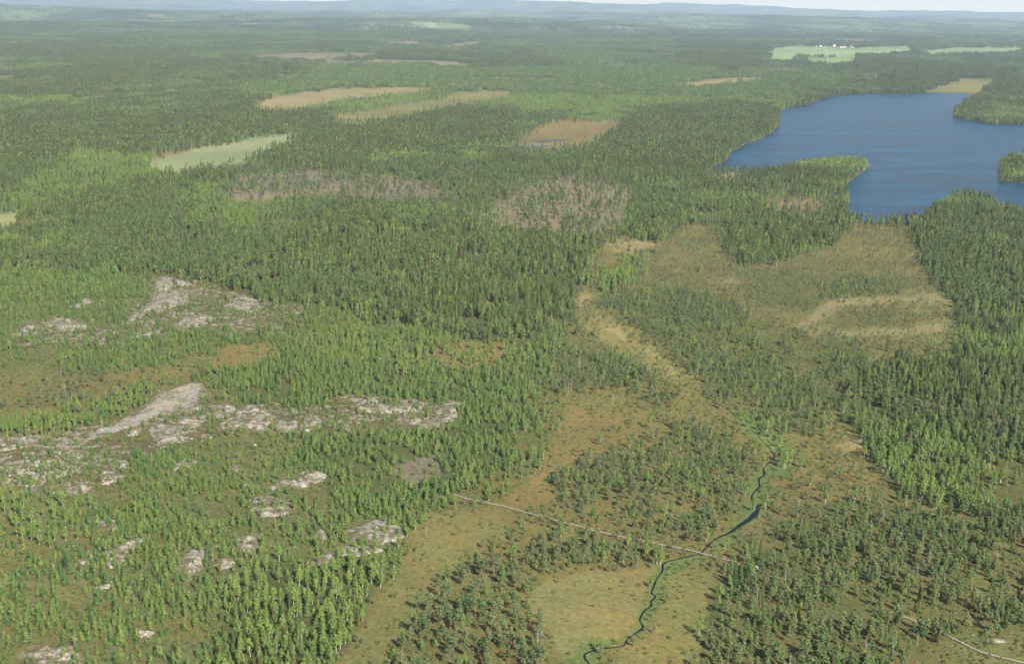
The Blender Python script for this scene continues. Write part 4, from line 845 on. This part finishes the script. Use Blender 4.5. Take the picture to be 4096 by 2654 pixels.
# ---- rock labels, boulders, rubble
for (o, size, c) in outs:
    zi = np.argmin(((LP-c)**2*[1, 1.6]).sum(1)); desc = 'large ' if size > 28 else ('small ' if size < 11 else 'mid-sized ')
    tag(o, 'X', 'rock'); o['_c'] = (float(c[0]), float(c[1])); o['_z'] = int(zi); o['_d'] = desc
byl = {}
for (o, size, c) in outs: byl.setdefault((o['_d'], o['_z']), []).append((c[0], o))
for (d_, zi), L_ in byl.items():
    L_.sort(key=lambda t: t[0])
    for j, (cx, o) in enumerate(L_):
        pos = '' if len(L_) == 1 else (('left ', 'right ')[j] if len(L_) == 2 else ('leftmost ', 'middle ', 'rightmost ')[0 if j == 0 else (2 if j == len(L_)-1 else 1)])
        o['label'] = ' '.join((pos+d_+'bare granite outcrop '+LM[zi][1]).split()[:16]); o['group'] = 'granite outcrops on the heath'
        for kk in ('_c', '_z', '_d'): del o[kk]
def stone_mesh(name, seed, flat=.65):
    r = np.random.default_rng(seed); bpy_me = bpy.data.meshes.new(name); import bmesh
    bm = bmesh.new(); bmesh.ops.create_icosphere(bm, subdivisions=2, radius=1)
    nrm = r.normal(0, 1, (7, 3)); nrm /= np.linalg.norm(nrm, axis=1)[:, None]; cut = r.uniform(.55, .85, 7)
    for v in bm.verts:
        p = np.array(v.co)
        for q, c_ in zip(nrm, cut):
            e = p@q-c_
            if e > 0: p = p-q*e
        p = p*(1+r.normal(0, .03)); v.co = (p[0], p[1]*.85, p[2]*flat+.2)
    bm.to_mesh(bpy_me); bm.free(); bpy_me.materials.append(M_STONE); return bpy_me
SM = [stone_mesh('boulder', 40+k) for k in range(6)]
BF = [[(0,1064),(60,1050),(188,1052),(190,1090),(120,1115),(80,1132),(0,1122)],[(150,962),(235,955),(240,975),(170,985)],[(340,975),(560,955),(640,975),(560,1005),(430,1035),(350,1020)],[(0,730),(200,690),(230,760),(60,790)],[(560,1120),(640,1100),(640,1210),(580,1200)],[(330,1010),(440,990),(440,1040),(340,1050)]]
cnt_ = 0
where = ['in the boulder field at the left edge','at the foot of the scree ridge','among the slabs right of the scree ridge','on the rocky upper left heath','beside the round ribbed slab','below the tip of the scree ridge']
for bi, (poly, num) in enumerate(zip(BF, (85, 14, 40, 35, 12, 22))):
    xs = [p[0] for p in poly]; ys = [p[1] for p in poly]; k = 0
    while k < num:
        q = (rng.uniform(min(xs), max(xs)), rng.uniform(min(ys), max(ys)))
        if not inpoly(np.array([q[0]]), np.array([q[1]]), poly)[0]: continue
        X, Y, _ = unproj([q[0]*V], [q[1]*V]); z = max(float(terrain(X[0], Y[0])), .3)
        r_ = rng.uniform(.35, 1.0)*(1.5 if rng.random() < .15 else 1)
        o = obj('boulder', SM[rng.integers(6)]); o.location = (X[0], Y[0], z-.05); o.rotation_euler = (rng.normal(0, .2), rng.normal(0, .2), rng.uniform(0, 6.28)); o.scale = (r_*rng.uniform(.8, 1.4), r_, r_*rng.uniform(.8, 1.1))
        tag(o, ('large' if r_ > 1.0 else 'pale grey')+' angular boulder '+where[bi], 'boulder', ('large' if r_ > 1.0 else 'pale')+' boulders '+where[bi]); k += 1
for (a, b, r_, lab) in [(3014,2272,1.9,'lone pale boulder with a pointed side at the end of the plank path'),(1016,1782,1.5,'whitish boulder standing alone on the open heath'),(308,2557,.9,'small white stone on the dark heath near the bottom left'),(3784,2540,.6,'small pale stone just before the curving plank path')]:
    X, Y, _ = unproj([a], [b]); o = obj('boulder', SM[1]); o.location = (X[0], Y[0], max(float(terrain(X[0], Y[0])), .3)); o.scale = (r_*1.3, r_, r_); tag(o, lab, 'boulder')
# scree ridge: gravel of small stones on a raised crest
def scree():
    poly = [(222,1002),(262,988),(310,962),(360,930),(405,900),(440,888),(474,890),(470,912),(480,925),(440,945),(380,962),(320,985),(270,1003),(240,1006)]
    P = np.array(poly)*V; X, Y, _ = unproj(P[:, 0], P[:, 1]); OUTP.append(np.stack([X, Y], 1)); wp = list(zip(X, Y))
    st = .9; GX, GY = np.meshgrid(np.arange(X.min(), X.max(), st), np.arange(Y.min(), Y.max(), st)); fx, fy = GX.ravel(), GY.ravel(); ins = inpoly(fx, fy, wp); dist = np.full(len(fx), 1e9)
    for k in range(len(wp)):
        a = np.array(wp[k]); b = np.array(wp[(k+1) % len(wp)]); ab = b-a; t = np.clip(((fx-a[0])*ab[0]+(fy-a[1])*ab[1])/(ab@ab), 0, 1)
        dist = np.minimum(dist, np.hypot(fx-a[0]-t*ab[0], fy-a[1]-t*ab[1]))
    z = np.where(ins, 2.6*np.tanh(dist/14), -dist*.5)+(fbm(fx/6, fy/6, 12, 5)-.5)*2.6+(fbm(fx/20, fy/20, 13, 3)-.5)*1.8; T = np.maximum(terrain(fx, fy), .3); ny, nx = GX.shape
    zc = z.reshape(GX.shape); keep = zc[:-1, :-1] > -.6; idx = -np.ones(len(fx), int); vs, fs = [], []; ox, oy = X.mean(), Y.mean()
    for r, c in zip(*np.nonzero(keep)):
        f = []
        for q in (r*nx+c, r*nx+c+1, (r+1)*nx+c+1, (r+1)*nx+c):
            if idx[q] < 0: idx[q] = len(vs); vs.append((fx[q]-ox, fy[q]-oy, z[q]+T[q]))
            f.append(int(idx[q]))
        fs.append(f)
    m, nt, b = mat('ridge_gravel'); ge = nd(nt, 'ShaderNodeNewGeometry'); Pn = ge.outputs['Position']
    c = mixc(nt, mrange(nt, noise(nt, Pn, .9, 6, .9), .38, .62, 0, 1), (.08,.079,.073), (.28,.272,.25))
    pale = mixc(nt, mrange(nt, noise(nt, Pn, .5, 5, .8), .35, .65, 0, 1), (.17,.14,.09), (.30,.25,.17))
    c = mixc(nt, mrange(nt, noise(nt, Pn, .06, 3), .52, .60, 0, 1), c, pale); c = mixc(nt, mrange(nt, noise(nt, Pn, .13, 6, .8), .49, .54, 0, .92), c, (.09, .085, .032))
    nt.links.new(c, b.inputs['Base Color']); b.inputs['Roughness'].default_value = .95
    o = obj('gravel_ridge', mesh_of('gravel_ridge', vs, fs, [m])); o.location = (ox, oy, 0); o['kind'] = 'structure'; o['label'] = 'grey gravel and scree ridge on the left'
    i = np.nonzero(ins & (z > .6))[0]; i = rng.choice(i, min(len(i), 5200), replace=False); cc = bpy.data.collections.new('scree_shapes')
    for k in range(3): q = bpy.data.objects.new('scree_stone_%s' % 'abc'[k], SM[k]); cc.objects.link(q)
    u = rng.uniform(.12, .38, len(i))
    instancer('scree', cc, np.column_stack([fx[i], fy[i], (z+T)[i]]), rng.uniform(0, 6.28, len(i)), np.column_stack([u, u, u]), rng.integers(0, 3, len(i)), 'loose grey stones covering the scree ridge', 'stones')
    # rubble in the boulder field
    pb = np.array(BF[0]); xs = []; 
    while len(xs) < 3500:
        q = (rng.uniform(0, 190), rng.uniform(1045, 1135)); xs.append(q)
    xs = np.array(xs); kk = inpoly(xs[:, 0], xs[:, 1], BF[0]); xs = xs[kk]; X, Y, _ = unproj(xs[:, 0]*V, xs[:, 1]*V); kk = fbm(X/9, Y/9, 5, 3) > .45; X = X[kk]; Y = Y[kk]; u = rng.uniform(.15, .5, len(X))
    instancer('rubble', cc, np.column_stack([X, Y, np.maximum(terrain(X, Y), .3)]), rng.uniform(0, 6.28, len(X)), np.column_stack([u, u, u]), rng.integers(0, 3, len(X)), 'broken pale stones between the boulders at the left edge', 'stones')
scree()
# fallen logs
for (a, b, lab) in [((265,2196),(297,2194),'white fallen log lying on the dark heath below the pale birches'),((266,2119),(290,2113),'thin grey fallen stem under the pale birches')]:
    X, Y, _ = unproj([a[0], b[0]], [a[1], b[1]]); z = [max(float(terrain(x, y)), .3)+.25 for x, y in zip(X, Y)]
    vs, fs = [], []; tube(vs, fs, (0, 0, 0), (X[1]-X[0], Y[1]-Y[0], z[1]-z[0]), .2, .1, 7); tube(vs, fs, ((X[1]-X[0])*.6, (Y[1]-Y[0])*.6, 0), ((X[1]-X[0])*.8, (Y[1]-Y[0])*.6+.9, .5), .07, .03, 5)
    o = obj('fallen_log', mesh_of('fallen_log', vs, fs, [M_DEAD])); o.location = (X[0], Y[0], z[0]); tag(o, lab, 'log')
# ------------------------------------------------------------------ far farm village
def march(px, py):
    d = F*FPX+R*(px-CX)-U*(py-CY); d = d/np.hypot(d[0], d[1]); t = np.arange(500, 40000, 4.0)
    x = d[0]*t; y = d[1]*t; z = CAMZ+d[2]*t; h = terrain(x, y); i = np.nonzero(z < h)[0]; i = i[0] if len(i) else len(t)-1
    return x[i], y[i], h[i]
def house(px, py, w, dp, h, mw, mr, rot, label, cat='house', nm='farm_house', wins=4, chim=True):
    x, y, z = march(px, py); root = bpy.data.objects.new(nm, None); link(root); root.location = (x, y, z); root.rotation_euler = (0, 0, rot); tag(root, label, cat, None)
    vs, fs = [], []; boxes(vs, fs, (0, 0, h/2-.5), (w/2, 0, 0), (0, dp/2, 0), (0, 0, h/2+.5))
    b = len(vs); rh = dp*.42
    vs += [np.array(p) for p in ((-w/2, -dp/2, h), (-w/2, dp/2, h), (-w/2, 0, h+rh), (w/2, -dp/2, h), (w/2, dp/2, h), (w/2, 0, h+rh))]; fs += [(b, b+2, b+1), (b+3, b+4, b+5)]
    obj('wall', mesh_of('wall', vs, fs, [mw]), root)
    vs, fs = [], []; e = .6
    for s in (-1, 1):
        n = len(vs); o_ = .25
        vs += [np.array(p) for p in ((-w/2-e, s*(dp/2+e), h-.4), (w/2+e, s*(dp/2+e), h-.4), (w/2+e, 0, h+rh+.15), (-w/2-e, 0, h+rh+.15), (-w/2-e, s*(dp/2+e), h-.4+o_), (w/2+e, s*(dp/2+e), h-.4+o_), (w/2+e, 0, h+rh+.15+o_), (-w/2-e, 0, h+rh+.15+o_))]
        fs += [(n, n+1, n+2, n+3), (n+4, n+7, n+6, n+5), (n, n+4, n+5, n+1), (n+3, n+2, n+6, n+7), (n, n+3, n+7, n+4), (n+1, n+5, n+6, n+2)]
    rf = obj('roof', mesh_of('roof', vs, fs, [mr]), root)
    if chim:
        vs, fs = [], []; boxes(vs, fs, (w*.15, 0, h+rh+.5), (.45, 0, 0), (0, .45, 0), (0, 0, .9)); obj('chimney', mesh_of('chimney', vs, fs, [M_ROOFG]), rf)
    for k in range(wins):
        vs, fs = [], []; boxes(vs, fs, (-w/2+w*(k+.5)/wins, -dp/2-.03, h*.5), (.6, 0, 0), (0, .05, 0), (0, 0, .75)); obj('window', mesh_of('window', vs, fs, [M_GLASS]), root)
HS = [(3282,188,17,9,5.5,M_WHITE,M_ROOFG,.1,'long white farmhouse at the left end of the far village'),(3298,191,13,9,5,M_WHITE,M_ROOF,-.3,'white house second in the far village row'),(3265,189,9,7,4.5,M_WHITE,M_ROOFG,.2,'small white cottage at the far left of the village'),
(3336,187,16,11,8,M_YEL,M_ROOFG,.3,'tall cream house left of the red barn'),(3353,193,13,10,7,M_RED,M_ROOFG,1.2,'red barn in the middle of the far village'),(3367,193,22,11,5.5,M_WHITE,M_ROOFG,-.2,'long pale barn adjoining the red barn'),
(3379,190,14,9,5,M_YEL,M_ROOF,.4,'cream house with tiled roof right of the long pale barn'),(3404,190,14,9,6,M_WHITE,M_ROOF,-.1,'white house near the right end of the village row'),(3412,193,11,8,4,M_YEL,M_ROOF,.5,'low cream shed in front of the right village houses'),
(3431,181,13,8,5,M_WHITE,M_ROOFG,.1,'white house half hidden in trees beyond the village'),(3454,180,12,9,6,M_WHITE,M_ROOFG,.3,'bright white house on the slope beyond the village'),(3306,206,10,7,3.5,M_YEL,M_ROOF,.2,'small hay shed out in the green field'),
(3411,236,13,8,6.5,M_RED,M_ROOF,.1,'red cottage at the edge of the near green field'),(3424,235,8,6,4,M_WHITE,M_ROOFG,.4,'small white outbuilding beside the red cottage'),(3467,233,15,9,5,M_YEL,M_ROOF,-.5,'brownish farmhouse among trees right of the red cottage'),
(3588,204,14,9,5,M_YEL,M_ROOF,.2,'cream farmhouse at the eastern fields'),(3596,206,10,8,4.5,M_WHITE,M_ROOF,-.4,'small white house beside the cream farmhouse at the eastern fields'),
(3640,117,26,12,7,M_WHITE,M_ROOFG,.1,'leftmost white building of the remote hamlet'),(3664,117,22,12,7,M_WHITE,M_ROOFG,-.2,'middle white building of the remote hamlet'),(3688,119,26,12,8,M_WHITE,M_ROOFG,.2,'rightmost white building of the remote hamlet'),
(712,52,34,16,9,M_WHITE,M_ROOFG,.1,'left white building far off near the horizon'),(736,54,30,16,9,M_WHITE,M_ROOFG,.3,'right white building far off near the horizon')]
for q in HS: house(q[0], q[1], *q[2:])
# ------------------------------------------------------------------ haze
vs, fs = [], []; boxes(vs, fs, (0, 0, 300), (46500, 0, 0), (0, 46500, 0), (0, 0, 312))
m = bpy.data.materials.new('haze'); m.use_nodes = True; nt = m.node_tree; nt.nodes.remove(nt.nodes['Principled BSDF'])
vp = nt.nodes.new('ShaderNodeVolumePrincipled'); vp.inputs['Color'].default_value = (.54, .70, .92, 1); vp.inputs['Density'].default_value = 3.9e-5; vp.inputs['Anisotropy'].default_value = .1
nt.links.new(vp.outputs[0], nt.nodes['Material Output'].inputs['Volume'])
hz = obj('haze', mesh_of('haze', vs, fs, [m])); hz['kind'] = 'stuff'; hz['label'] = 'pale blue summer haze over the forest'
